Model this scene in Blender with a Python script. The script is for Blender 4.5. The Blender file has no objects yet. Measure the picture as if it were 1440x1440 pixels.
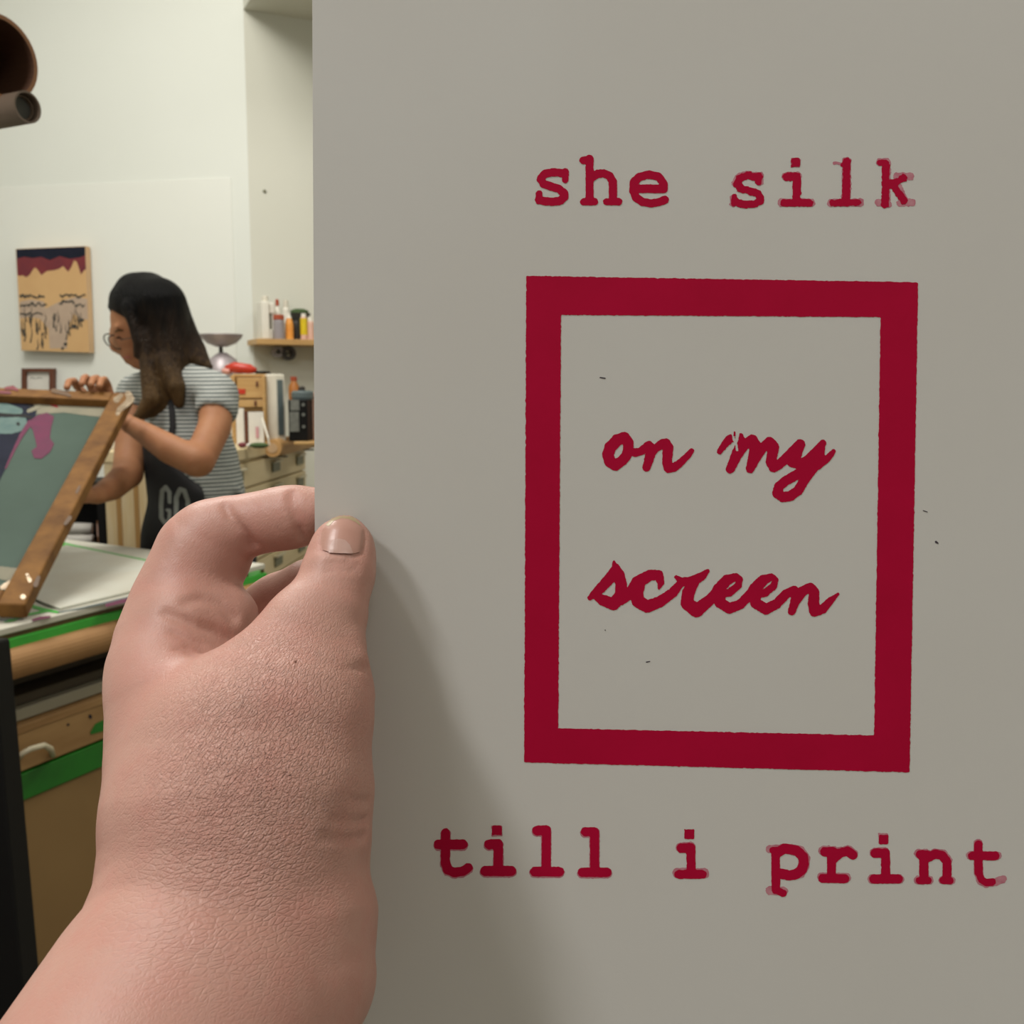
import bpy, bmesh, math, random
import numpy as np
from mathutils import Vector, Matrix
from mathutils.bvhtree import BVHTree
random.seed(7); rng=np.random.RandomState(5)
SC=bpy.context.scene; COL=SC.collection

# ------------------------------------------------------------------ camera
PITCH=math.radians(7.0); CZ=1.32; F=1440.0
cp,sp=math.cos(PITCH),math.sin(PITCH)
CAM=np.array([0,0,CZ]); RT=np.array([1.,0,0]); UP=np.array([0,sp,cp]); FW=np.array([0,cp,-sp])
def ray(px,py): return RT*((px-720)/F)+UP*((720-py)/F)+FW
def P(px,py,d): return CAM+ray(px,py)*d
def Hz(px,py,z):                     # where that sight line meets a level at height z
    r=ray(px,py); return CAM+r*((z-CZ)/r[2])
def Hp(px,py,o,n):                   # ... meets a plane
    r=ray(px,py); o=np.array(o,float); n=np.array(n,float)
    return CAM+r*(np.dot(o-CAM,n)/np.dot(r,n))
cam=bpy.data.cameras.new('camera'); co=bpy.data.objects.new('camera',cam); COL.objects.link(co)
co.location=CAM; co.rotation_euler=(math.pi/2-PITCH,0,0)
cam.sensor_width=36; cam.lens=36; cam.clip_start=0.02; cam.clip_end=60
cam.dof.use_dof=True; cam.dof.focus_distance=0.30; cam.dof.aperture_fstop=36
SC.camera=co
SC.view_settings.view_transform='Standard'; SC.view_settings.look='None'
SC.view_settings.gamma=1; SC.view_settings.use_curve_mapping=False; SC.view_settings.exposure=0

# ------------------------------------------------------------------ materials
def lin(c):
    c=[x/255. for x in c]
    return [x/12.92 if x<=.04045 else ((x+.055)/1.055)**2.4 for x in c]+[1.0]
class NT:
    def __init__(s,name):
        s.m=bpy.data.materials.new(name); s.m.use_nodes=True; s.t=s.m.node_tree
        s.b=s.t.nodes['Principled BSDF']; s.out=s.t.nodes['Material Output']
        s.co=s.t.nodes.new('ShaderNodeTexCoord')
    def n(s,ty,**kw):
        x=s.t.nodes.new(ty)
        for k,v in kw.items():
            if k.startswith('i_'): x.inputs[k[2:].replace('_',' ')].default_value=v
            else: setattr(x,k,v)
        return x
    def l(s,a,b): s.t.links.new(a,b)
    def noise(s,scale,detail=3,rough=.5,stretch=None,rot=None):
        t=s.n('ShaderNodeTexNoise'); t.inputs['Scale'].default_value=scale; t.inputs['Detail'].default_value=detail
        t.inputs['Roughness'].default_value=rough
        s.l(s.vec(stretch,rot),t.inputs['Vector']); return t.outputs['Fac']
    def vec(s,stretch=None,rot=None):
        if stretch is None and rot is None: return s.co.outputs['Object']
        mp=s.n('ShaderNodeMapping')
        if stretch: mp.inputs['Scale'].default_value=stretch
        if rot: mp.inputs['Rotation'].default_value=rot
        s.l(s.co.outputs['Object'],mp.inputs['Vector']); return mp.outputs['Vector']
    def ramp(s,fac,stops):
        r=s.n('ShaderNodeValToRGB'); e=r.color_ramp.elements
        while len(e)<len(stops): e.new(.5)
        for i,(p,c) in enumerate(stops):
            e[i].position=p; e[i].color=lin(c) if len(c)==3 else c
        s.l(fac,r.inputs['Fac']); return r.outputs['Color']
    def mix(s,f,a,b,ty='MIX'):
        m=s.n('ShaderNodeMix',data_type='RGBA',blend_type=ty)
        if isinstance(f,(int,float)): m.inputs[0].default_value=f
        else: s.l(f,m.inputs[0])
        for i,v in ((6,a),(7,b)):
            if isinstance(v,(tuple,list)): m.inputs[i].default_value=lin(v) if len(v)==3 else v
            else: s.l(v,m.inputs[i])
        return m.outputs[2]
    def bump(s,h,strength,dist,prev=None):
        b=s.n('ShaderNodeBump'); b.inputs['Strength'].default_value=strength; b.inputs['Distance'].default_value=dist
        s.l(h,b.inputs['Height'])
        if prev is not None: s.l(prev,b.inputs['Normal'])
        return b.outputs['Normal']
def mat(name,c,rough=.6,metal=0,c2=None,scale=8,amt=.5,bump=0,bd=.002,stretch=None,spec=None,alpha=None):
    t=NT(name); b=t.b
    b.inputs['Roughness'].default_value=rough; b.inputs['Metallic'].default_value=metal
    if spec is not None: b.inputs['Specular IOR Level'].default_value=spec
    f=t.noise(scale,4,.55,stretch)
    if c2 is None: c2=tuple(max(0,x*.93) for x in c)
    t.l(t.ramp(f,[(.5-amt*.5,c),(.5+amt*.5,c2)]),b.inputs['Base Color'])
    if bump: t.l(t.bump(f,bump,bd),b.inputs['Normal'])
    return t.m
M={}
M['wall']=mat('wall_paint',(221,224,216),.75,c2=(218,221,212),scale=1.5,bump=.05)
M['wall2']=mat('alcove_paint',(212,212,199),.75,c2=(208,208,194),scale=2)
M['panel']=mat('panel_paint',(225,227,219),.7,c2=(222,224,215),scale=2)
M['floor']=mat('concrete_floor',(120,112,100),.6,c2=(96,90,80),scale=3)
M['ceil']=mat('ceiling_paint',(215,210,195),.8)
M['wood']=mat('pine_wood',(196,160,104),.5,c2=(176,134,78),scale=6,stretch=(1,1,12),bump=.1)
M['maple']=mat('pale_flat_file_wood',(214,196,156),.5,c2=(200,180,138),scale=4,stretch=(1,1,5))
M['maple2']=mat('end_panel_wood',(200,184,150),.5,c2=(192,166,118),scale=9,stretch=(6,6,.6))
M['groove']=mat('groove_wood',(158,120,66),.6)
M['plywood']=mat('worn_plywood',(168,132,84),.6,c2=(140,104,60),scale=5,stretch=(1,1,5),bump=.1)
M['framewood']=mat('worn_frame_wood',(136,96,48),.7,c2=(92,60,28),scale=22,stretch=(1,1,1),bump=.15,spec=.2)
M['kraft']=mat('kraft_paper',(202,160,104),.6,c2=(188,142,86),scale=7)
M['cardboard']=mat('cardboard',(170,128,80),.7,c2=(150,110,66),scale=12,bump=.1)
M['tube']=mat('brown_tube_board',(150,104,66),.7,c2=(128,86,52),scale=14)
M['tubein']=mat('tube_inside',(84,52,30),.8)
M['darkroll']=mat('grey_brown_roll',(122,104,88),.6,c2=(104,88,72),scale=10)
M['grey']=mat('dark_grey',(78,78,72),.6)
M['black']=mat('black_metal',(14,13,12),.6,spec=.2)
M['blackcloth']=mat('black_cotton',(17,16,17),.85,c2=(24,23,24),scale=40,bump=.2)
M['pants']=mat('dark_trousers',(28,28,32),.85,c2=(34,34,38),scale=30)
M['white']=mat('white_plastic',(232,228,214),.4)
M['offwhite']=mat('offwhite_plastic',(222,216,198),.45)
M['paperw']=mat('white_card',(226,222,212),.7)
M['green']=mat('green_tape',(62,178,58),.5,c2=(50,156,48),scale=14)
M['greendk']=mat('dark_green_tape',(30,124,26),.45,c2=(20,92,18),scale=10)
M['redp']=mat('red_plastic',(196,60,36),.35,c2=(176,44,28),scale=9)
M['steel']=mat('brushed_steel',(172,162,164),.42,.35,c2=(160,152,154),scale=6)
M['steeldk']=mat('dark_metal',(70,66,62),.4,.6)
M['darkwood']=mat('dark_brown_frame',(104,58,36),.5,c2=(84,44,26),scale=20)
M['slate']=mat('slate_grey_plastic',(92,104,104),.4)
M['tabletop']=mat('screen_table_board',(206,204,190),.45,c2=(192,188,172),scale=3,amt=.6)
M['edge']=mat('brown_table_edge',(104,74,40),.6,c2=(80,56,30),scale=8)
M['brownpanel']=mat('brown_hardboard',(142,112,68),.65,c2=(130,100,58),scale=4)
M['shelfgrey']=mat('grey_shelf_board',(160,154,134),.6)
M['darksheet']=mat('dark_paper_stack',(74,64,48),.8,c2=(60,50,36),scale=9)
M['cream']=mat('cream_board',(228,218,196),.6)
M['label']=mat('grey_label',(120,122,114),.5,c2=(92,94,88),scale=60,amt=.4)
M['navy']=mat('navy_ink',(38,40,54),.75,c2=(28,32,42),scale=20,spec=.1)
M['maroon']=mat('maroon_ink',(122,40,44),.6,c2=(96,34,46),scale=18)
M['orange']=mat('tan_orange_paint',(208,170,118),.7,c2=(198,158,108),scale=6)
M['blush']=mat('pinkish_grey_paint',(186,164,142),.7,c2=(172,150,130),scale=20)
M['inkdk']=mat('dark_sketch_ink',(58,56,50),.7)
M['canvasside']=mat('raw_canvas_edge',(206,172,132),.8)
M['magenta']=mat('magenta_stain',(110,54,78),.7,c2=(94,56,74),scale=24,spec=.12)
M['crimson']=mat('crimson_stain',(140,28,36),.45)
M['tealpatch']=mat('pale_teal_smear',(104,124,116),.6,c2=(78,102,100),scale=30,spec=.15)
M['tapeclear']=mat('grey_packing_tape',(136,130,110),.6,c2=(118,116,98),scale=20,spec=.2)
M['silver']=mat('shiny_tape',(176,160,136),.3,.5,c2=(126,104,78),scale=60,bump=.8,bd=.004)
M['yellow']=mat('yellow_label',(222,196,30),.4,c2=(206,178,20),scale=30)
M['orangeb']=mat('orange_label',(224,140,58),.4,c2=(230,164,70),scale=30)
M['redcap']=mat('red_brown_cap',(170,78,48),.4)
M['greyb']=mat('grey_bottle',(152,146,148),.4)
M['darkb']=mat('dark_bottle',(60,60,56),.4)
M['pinkb']=mat('pale_pink_label',(222,180,160),.5)
M['amber']=mat('amber_bottle',(176,110,46),.35)
M['handle']=mat('pale_drawer_pull',(206,196,166),.4)
M['slot']=mat('card_holder',(112,110,84),.5)
M['leaf']=mat('green_rag',(70,92,50),.8)
M['lens']=None
def screen_mesh():
    t=NT('teal_screen_mesh'); f=t.noise(5,5,.6); f2=t.noise(28,4,.6)
    c=t.ramp(f,[(.3,(66,82,72)),(.7,(73,90,80))])
    c=t.mix(t.ramp(f2,[(.62,(0,0,0)),(.75,(60,60,60))]),c,(80,96,104))
    t.l(c,t.b.inputs['Base Color']); t.b.inputs['Roughness'].default_value=.6; t.b.inputs['Specular IOR Level'].default_value=.12
    return t.m
M['screen']=screen_mesh()
def glass():
    t=NT('clear_lens'); t.b.inputs['Transmission Weight'].default_value=1; t.b.inputs['Roughness'].default_value=.02
    t.b.inputs['Base Color'].default_value=(.95,.97,.97,1); t.b.inputs['IOR'].default_value=1.1
    return t.m
M['lens']=glass()
def skin(name,c1,c2,c3,ws,sss,wr=True):
    t=NT(name); b=t.b
    f=t.noise(28*ws,4,.6); g=t.noise(110*ws,5,.65); g2=t.noise(500*ws,3,.6)
    c=t.ramp(f,[(.32,c1),(.68,c2)])
    c=t.mix(t.ramp(g,[(.45,(0,0,0)),(.75,(150,150,150))]),c,c3)
    c=t.mix(t.ramp(g2,[(.4,(0,0,0)),(.8,(80,80,80))]),c,c1)
    t.l(c,b.inputs['Base Color']); b.inputs['Roughness'].default_value=.44 if wr else .6
    b.inputs['Specular IOR Level'].default_value=.42 if wr else .25
    b.inputs['Subsurface Weight'].default_value=sss
    b.inputs['Subsurface Radius'].default_value=(1,.35,.2); b.inputs['Subsurface Scale'].default_value=.003
    if wr:
        # fine criss-cross creases, drawn out along the lines of the skin, strongest over the first web muscle
        def vor(scale,st,rot,warp=.0022,cut=.16):
            v=t.n('ShaderNodeTexVoronoi',feature='DISTANCE_TO_EDGE'); v.inputs['Scale'].default_value=scale
            wv=t.n('ShaderNodeTexNoise'); wv.inputs['Scale'].default_value=120; wv.inputs['Detail'].default_value=2
            s=t.n('ShaderNodeVectorMath',operation='MULTIPLY_ADD')
            t.l(t.co.outputs['Object'],wv.inputs['Vector'])
            t.l(wv.outputs['Color'],s.inputs[0]); s.inputs[1].default_value=(warp,)*3; t.l(t.co.outputs['Object'],s.inputs[2])
            m0=t.n('ShaderNodeMapping'); m0.inputs['Rotation'].default_value=rot; t.l(s.outputs[0],m0.inputs['Vector'])
            mp=t.n('ShaderNodeMapping'); mp.inputs['Scale'].default_value=st
            t.l(m0.outputs['Vector'],mp.inputs['Vector']); t.l(mp.outputs['Vector'],v.inputs['Vector'])
            m=t.n('ShaderNodeMath',operation='MINIMUM'); t.l(v.outputs['Distance'],m.inputs[0]); m.inputs[1].default_value=cut
            m2=t.n('ShaderNodeMath',operation='DIVIDE'); t.l(m.outputs[0],m2.inputs[0]); m2.inputs[1].default_value=cut
            return m2.outputs[0]
        def ball(c,r0,r1,lo,hi):
            d=t.n('ShaderNodeVectorMath',operation='DISTANCE'); t.l(t.co.outputs['Object'],d.inputs[0]); d.inputs[1].default_value=tuple(c)
            m=t.n('ShaderNodeMapRange'); t.l(d.outputs['Value'],m.inputs['Value']); m.inputs['From Min'].default_value=r0; m.inputs['From Max'].default_value=r1
            m.inputs['To Min'].default_value=hi; m.inputs['To Max'].default_value=lo; return m.outputs[0]
        a=vor(1250,(1,.5,.24),(0,math.radians(-34),0)); c_=vor(1700,(1,.5,.5),(0,math.radians(50),0)); e_=vor(1100,(.28,.5,1),(0,math.radians(8),0))
        def scaled(h,m):
            x=t.n('ShaderNodeMath',operation='MULTIPLY'); t.l(h,x.inputs[0]); t.l(m,x.inputs[1]); return x.outputs[0]
        n=t.bump(scaled(a,ball(WEB,.010,.040,.12,1)),1,.00019); n=t.bump(scaled(c_,ball(WEB,.008,.045,.15,1)),.8,.00011,n)
        n=t.bump(scaled(e_,ball(WEB2,.008,.035,.05,1)),.8,.00018,n); n=t.bump(g2,.35,.0002,n); n=t.bump(g,.3,.0004,n)
        t.l(n,b.inputs['Normal'])
    return t.m
HO=P(260,1440,.24); WEB=P(360,1030,.236)-HO; WEB2=P(330,1210,.222)-HO
M['skin']=skin('pink_skin',(200,154,138),(194,145,130),(204,134,120),1,.08)
M['skin2']=skin('tan_skin',(164,116,82),(150,102,70),(156,94,66),.3,.05,False)
M['nail']=mat('thumb_nail',(194,150,134),.32,c2=(186,140,124),scale=90)
M['nailtip']=mat('nail_free_edge',(188,166,126),.35)
M['lunula']=mat('nail_lunula',(202,164,150),.32)
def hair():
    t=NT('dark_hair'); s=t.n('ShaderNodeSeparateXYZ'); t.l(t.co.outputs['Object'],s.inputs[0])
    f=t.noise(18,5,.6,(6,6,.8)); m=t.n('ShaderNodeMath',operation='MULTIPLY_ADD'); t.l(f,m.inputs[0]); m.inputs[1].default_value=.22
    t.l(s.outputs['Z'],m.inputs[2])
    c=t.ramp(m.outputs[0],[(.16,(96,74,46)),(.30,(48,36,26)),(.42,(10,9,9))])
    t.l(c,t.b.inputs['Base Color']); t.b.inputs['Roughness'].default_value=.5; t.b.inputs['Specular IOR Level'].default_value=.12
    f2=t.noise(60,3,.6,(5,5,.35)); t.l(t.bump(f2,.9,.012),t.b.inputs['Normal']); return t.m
M['hair']=hair()
def shirt():
    t=NT('striped_jersey'); w=t.n('ShaderNodeTexWave',wave_type='BANDS',bands_direction='Z'); w.inputs['Scale'].default_value=31
    w.inputs['Distortion'].default_value=1.2; w.inputs['Detail'].default_value=1; w.inputs['Detail Scale'].default_value=.25
    t.l(t.co.outputs['Object'],w.inputs['Vector'])
    t.l(t.ramp(w.outputs['Fac'],[(.58,(98,104,102)),(.82,(184,186,178))]),t.b.inputs['Base Color']); t.b.inputs['Roughness'].default_value=.85
    f=t.noise(9,3,.5,(1,1,2)); t.l(t.bump(f,.6,.02),t.b.inputs['Normal']); return t.m
M['shirt']=shirt()
def paper():
    t=NT('print_paper'); b=t.b; f=t.noise(900,3,.6); f2=t.noise(9,3,.5)
    t.l(t.ramp(f2,[(.3,(222,222,218)),(.7,(219,218,213))]),b.inputs['Base Color']); b.inputs['Roughness'].default_value=.8
    t.l(t.bump(f,.12,.0002),b.inputs['Normal'])
    tr=t.n('ShaderNodeBsdfTranslucent'); tr.inputs['Color'].default_value=lin((222,216,200))
    mx=t.n('ShaderNodeMixShader'); mx.inputs[0].default_value=.3
    t.l(b.outputs[0],mx.inputs[1]); t.l(tr.outputs[0],mx.inputs[2]); t.l(mx.outputs[0],t.out.inputs['Surface'])
    return t.m
M['paper']=paper()
M['ink']=mat('crimson_ink',(178,0,52),.75,c2=(168,0,46),scale=60,amt=.6,bump=.1,bd=.0003,spec=.15)
M['ghost']=mat('thin_rose_ink',(176,96,112),.6,c2=(196,140,146),scale=500,amt=.5)
M['speck']=mat('ink_speck',(60,50,60),.7)

# ------------------------------------------------------------------ object helpers
def tag(o,label=None,cat=None,group=None,kind=None):
    if label: o['label']=label
    if cat: o['category']=cat
    if group: o['group']=group
    if kind: o['kind']=kind
    return o
def thing(name,loc,label,cat,group=None):
    o=bpy.data.objects.new(name,None); COL.objects.link(o); o.location=loc; o.empty_display_size=.05
    return tag(o,label,cat,group)
def wloc(o):
    v=Vector((0,0,0))
    while o is not None: v+=Vector(o.location); o=o.parent
    return v
def mk(name,V,Fc,m,parent=None,smooth=False,bevel=0,origin=None,mats=None,fm=None,subsurf=0):
    V=np.asarray(V,dtype=float)
    if origin is None:
        lo,hi=V.min(0),V.max(0); origin=np.array([(lo[0]+hi[0])/2,(lo[1]+hi[1])/2,lo[2]])
    me=bpy.data.meshes.new(name); me.from_pydata((V-origin).tolist(),[],[tuple(int(i) for i in f) for f in Fc])
    me.materials.append(m)
    for x in (mats or []): me.materials.append(x)
    if fm is not None: me.polygons.foreach_set('material_index',np.asarray(fm,dtype=np.int32))
    if smooth: me.polygons.foreach_set('use_smooth',np.ones(len(me.polygons),dtype=bool))
    me.update()
    o=bpy.data.objects.new(name,me); COL.objects.link(o)
    if parent is not None:
        o.parent=parent; o.location=Vector(origin)-wloc(parent)
    else: o.location=origin
    if bevel:
        b=o.modifiers.new('bevel','BEVEL'); b.width=bevel; b.segments=2; b.limit_method='ANGLE'
    if subsurf:
        b=o.modifiers.new('ss','SUBSURF'); b.levels=subsurf; b.render_levels=subsurf
    return o
class MB:
    def __init__(s): s.V=[]; s.F=[]
    def add(s,V,Fc):
        k=len(s.V); s.V+= [np.array(v,float) for v in V]; s.F+=[tuple(k+i for i in f) for f in Fc]; return s
    def hexa(s,b,t):   # b,t : 4 bottom + 4 top points
        return s.add(list(b)+list(t),[(3,2,1,0),(4,5,6,7),(0,1,5,4),(1,2,6,5),(2,3,7,6),(3,0,4,7)])
    def box(s,o,ax,r):  # origin, 3 axes, ranges ((a0,a1),(b0,b1),(c0,c1))
        o=np.array(o,float); A=[np.array(a,float) for a in ax]
        p=lambda i,j,k:o+A[0]*r[0][i]+A[1]*r[1][j]+A[2]*r[2][k]
        return s.hexa([p(0,0,0),p(1,0,0),p(1,1,0),p(0,1,0)],[p(0,0,1),p(1,0,1),p(1,1,1),p(0,1,1)])
    def tube(s,pts,r,n=16,cap=True):
        pts=[np.array(p,float) for p in pts]; rs=r if hasattr(r,'__len__') else [r]*len(pts)
        V=[];Fc=[]; up=None
        for i,p in enumerate(pts):
            d=pts[min(i+1,len(pts)-1)]-pts[max(i-1,0)]; d/=np.linalg.norm(d)+1e-12
            if up is None:
                up=np.cross(d,[0,0,1]) if abs(d[2])<.9 else np.cross(d,[1,0,0])
            up=up-d*np.dot(up,d); up/=np.linalg.norm(up); w=np.cross(d,up)
            for j in range(n):
                a=2*math.pi*j/n; V.append(p+(up*math.cos(a)+w*math.sin(a))*rs[i])
        for i in range(len(pts)-1):
            for j in range(n):
                a=i*n+j;b=i*n+(j+1)%n; Fc.append((a,b,b+n,a+n))
        if cap: Fc.append(tuple(range(n-1,-1,-1))); Fc.append(tuple(range((len(pts)-1)*n,len(pts)*n)))
        return s.add(V,Fc)
    def lathe(s,c,prof,n=24,ax=None):  # prof [(r,h)], axis frame optional
        c=np.array(c,float); X,Y,Z=(np.array(a,float) for a in (ax or ((1,0,0),(0,1,0),(0,0,1))))
        V=[];Fc=[]
        for r,h in prof:
            for j in range(n):
                a=2*math.pi*j/n; V.append(c+X*r*math.cos(a)+Y*r*math.sin(a)+Z*h)
        for i in range(len(prof)-1):
            for j in range(n):
                a=i*n+j;b=i*n+(j+1)%n; Fc.append((a,b,b+n,a+n))
        Fc.append(tuple(range(n-1,-1,-1))); Fc.append(tuple(range((len(prof)-1)*n,len(prof)*n)))
        return s.add(V,Fc)
    def mk(s,name,m,parent=None,**k): return mk(name,s.V,s.F,m,parent,**k)
Zv=np.array([0,0,1.])
def nrm(v): v=np.array(v,float); return v/np.linalg.norm(v)
def frame(o,X,Y):   # orthonormal frame helper
    X=nrm(X); Y=nrm(np.array(Y)-X*np.dot(X,Y)); return X,Y,np.cross(X,Y)

# ------------------------------------------------------------------ signed distance sculpting
class Field:
    def __init__(s,lo,hi,res):
        s.lo=np.array(lo,float); s.res=res; s.dim=np.ceil((np.array(hi)-s.lo)/res).astype(int)+1
        s.a=np.full(s.dim,1.0,np.float32)
    def grid(s,lo,hi):
        i0=np.clip(np.floor((lo-s.lo)/s.res).astype(int),0,s.dim); i1=np.clip(np.ceil((hi-s.lo)/s.res).astype(int)+1,0,s.dim)
        if np.any(i1<=i0): return None
        g=[(s.lo[k]+np.arange(i0[k],i1[k])*s.res).astype(np.float32) for k in range(3)]
        sl=tuple(slice(i0[k],i1[k]) for k in range(3))
        return sl,g[0][:,None,None],g[1][None,:,None],g[2][None,None,:]
    def chain_d(s,N,m,flat=None):
        """distance to a chain of tapering capsules; flat=(axis,factor) squashes the section along axis"""
        N=np.array(N,float); R=N[:,3].max()+m
        q=s.grid(N[:,:3].min(0)-R,N[:,:3].max(0)+R)
        if q is None: return None
        sl,X,Y,Z=q; D=None
        pad=[(N[0],N[0])] if len(N)==1 else list(zip(N[:-1],N[1:]))
        for a,b in pad:
            ab=b[:3]-a[:3]; L=np.dot(ab,ab)+1e-12
            dx,dy,dz=X-a[0],Y-a[1],Z-a[2]
            t=np.clip((dx*ab[0]+dy*ab[1]+dz*ab[2])/L,0,1)
            ex,ey,ez=dx-t*ab[0],dy-t*ab[1],dz-t*ab[2]
            if flat is not None:
                f,k=flat; w=(ex*f[0]+ey*f[1]+ez*f[2])*(k-1)
                ex,ey,ez=ex+w*f[0],ey+w*f[1],ez+w*f[2]
            d=np.sqrt(ex*ex+ey*ey+ez*ez)-(a[3]+t*(b[3]-a[3]))
            D=d if D is None else np.minimum(D,d)
        return sl,D.astype(np.float32)
    def add(s,N,k=.004,flat=None):
        q=s.chain_d(N,k*2+s.res*3,flat)
        if q is None: return s
        sl,D=q; A=s.a[sl]; h=np.clip(.5+.5*(A-D)/k,0,1); s.a[sl]=A+(D-A)*h-k*h*(1-h); return s
    def cut(s,N,k=.002,flat=None):
        q=s.chain_d(N,k*2+s.res*3,flat)
        if q is None: return s
        sl,D=q; A=s.a[sl]; B=-D; h=np.clip(.5-.5*(A-B)/k,0,1); s.a[sl]=A+(B-A)*h+k*h*(1-h); return s
    def plane(s,o,n,k=.002):     # keep the side opposite to n
        g=s.grid(s.lo,s.lo+s.dim*s.res); sl,X,Y,Z=g; n=nrm(n)
        B=((X-o[0])*n[0]+(Y-o[1])*n[1]+(Z-o[2])*n[2]).astype(np.float32); A=s.a[sl]
        h=np.clip(.5-.5*(A-B)/k,0,1); s.a[sl]=A+(B-A)*h+k*h*(1-h); return s
    def mesh(s,smooth=1):
        f=np.pad(s.a,1,constant_values=1.0); lo=s.lo-s.res
        I=f<0; c=np.zeros(tuple(np.array(f.shape)-1),np.uint8)
        n=[x-1 for x in f.shape]
        for i in (0,1):
            for j in (0,1):
                for k in (0,1): c+=I[i:i+n[0],j:j+n[1],k:k+n[2]]
        act=np.argwhere((c>0)&(c<8)); idx=np.full(c.shape,-1,np.int64); idx[tuple(act.T)]=np.arange(len(act))
        pos=np.zeros((len(act),3)); cnt=np.zeros(len(act))
        a0=act
        for ax in range(3):
            o=[x for x in range(3) if x!=ax]
            for u in (0,1):
                for v in (0,1):
                    p=a0.copy(); p[:,o[0]]+=u; p[:,o[1]]+=v; q=p.copy(); q[:,ax]+=1
                    fa=f[tuple(p.T)]; fb=f[tuple(q.T)]; m=(fa<0)!=(fb<0)
                    t=np.where(m,fa/np.where(m,fa-fb,1),0)
                    x=p.astype(float); x[:,ax]+=t; pos+=x*m[:,None]; cnt+=m
        pos/=cnt[:,None]; V=pos*s.res+lo
        Fs=[]
        for ax in range(3):
            o=[x for x in range(3) if x!=ax]
            A=[slice(None)]*3;B=[slice(None)]*3; A[ax]=slice(0,-1);B[ax]=slice(1,None)
            ia=I[tuple(A)]; ib=I[tuple(B)]; e=np.argwhere(ia!=ib); inn=ia[tuple(e.T)]
            def cell(du,dv):
                p=e.copy(); p[:,o[0]]+=du; p[:,o[1]]+=dv; return idx[tuple(p.T)]
            q=np.stack([cell(-1,-1),cell(0,-1),cell(0,0),cell(-1,0)],1)
            fl=inn if ax!=1 else ~inn
            q[~fl]=q[~fl][:,::-1]; Fs.append(q)
        Fq=np.concatenate(Fs)
        a_,b_,c_,d_=(V[Fq[:,i]] for i in range(4)); o_=V.mean(0)
        if np.einsum('ij,ij->i',a_-o_,np.cross(b_-o_,c_-o_)).sum()<0: Fq=Fq[:,::-1].copy()
        for _ in range(smooth):     # light Laplacian
            S=np.zeros_like(V);C=np.zeros(len(V))
            for i in range(4):
                a=Fq[:,i];b=Fq[:,(i+1)%4]; np.add.at(S,a,V[b]);np.add.at(C,a,1);np.add.at(S,b,V[a]);np.add.at(C,b,1)
            V=V*.5+.5*S/C[:,None]
        return V,Fq
def N(px,py,d,r): p=P(px,py,d); return [p[0],p[1],p[2],r*d/F]
def bvh(V,Fc): return BVHTree.FromPolygons([Vector(v) for v in V],[tuple(int(i) for i in f) for f in Fc])

# ------------------------------------------------------------------ flat shapes from strokes
def seg(X,Y,pts):
    D=np.full(X.shape,1e3)
    if len(pts)==1: pts=[pts[0],pts[0]]
    for a,b in zip(pts[:-1],pts[1:]):
        abx,aby=b[0]-a[0],b[1]-a[1]; L=abx*abx+aby*aby+1e-9
        t=np.clip(((X-a[0])*abx+(Y-a[1])*aby)/L,0,1)
        D=np.minimum(D,np.hypot(X-a[0]-t*abx,Y-a[1]-t*aby)-(a[2]+t*(b[2]-a[2])))
    return D
def poly(X,Y,pts):
    D=np.full(X.shape,1e3); ins=np.zeros(X.shape,bool); n=len(pts)
    for i in range(n):
        a=pts[i];b=pts[(i+1)%n]
        D=np.minimum(D,seg(X,Y,[(a[0],a[1],0),(b[0],b[1],0)]))
        c=((a[1]>Y)!=(b[1]>Y))&(X<(b[0]-a[0])*(Y-a[1])/((b[1]-a[1])+1e-12)+a[0]); ins^=c
    return np.where(ins,-D,D)
def march(fn,x0,y0,x1,y1,step,jit=0):
    xs=np.arange(x0,x1+step,step); ys=np.arange(y0,y1+step,step); X,Y=np.meshgrid(xs,ys,indexing='ij')
    D=fn(X,Y)
    if jit:
        n=rng.randn(*D.shape); n=(n+np.roll(n,1,0)+np.roll(n,-1,0)+np.roll(n,1,1)+np.roll(n,-1,1))/2.2; D=D+n*jit
    V=[];Fc=[];vid={}
    def vert(key,x,y):
        if key not in vid: vid[key]=len(V); V.append((x,y))
        return vid[key]
    I=D<0; cnt=I[:-1,:-1].astype(int)+I[1:,:-1]+I[1:,1:]+I[:-1,1:]
    for i,j in np.argwhere(cnt>0):
        cs=[(i,j),(i+1,j),(i+1,j+1),(i,j+1)]
        if cnt[i,j]==4: Fc.append([vert(c,xs[c[0]],ys[c[1]]) for c in cs]); continue
        f=[]
        for k in range(4):
            a=cs[k];b=cs[(k+1)%4]; da=D[a];db=D[b]
            if da<0: f.append(vert(a,xs[a[0]],ys[a[1]]))
            if (da<0)!=(db<0):
                t=da/(da-db); key=(min(a,b),max(a,b))
                f.append(vert(key,xs[a[0]]+(xs[b[0]]-xs[a[0]])*t,ys[a[1]]+(ys[b[1]]-ys[a[1]])*t))
        if len(f)>2: Fc.append(f)
    return V,[tuple(reversed(f)) for f in Fc]
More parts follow.
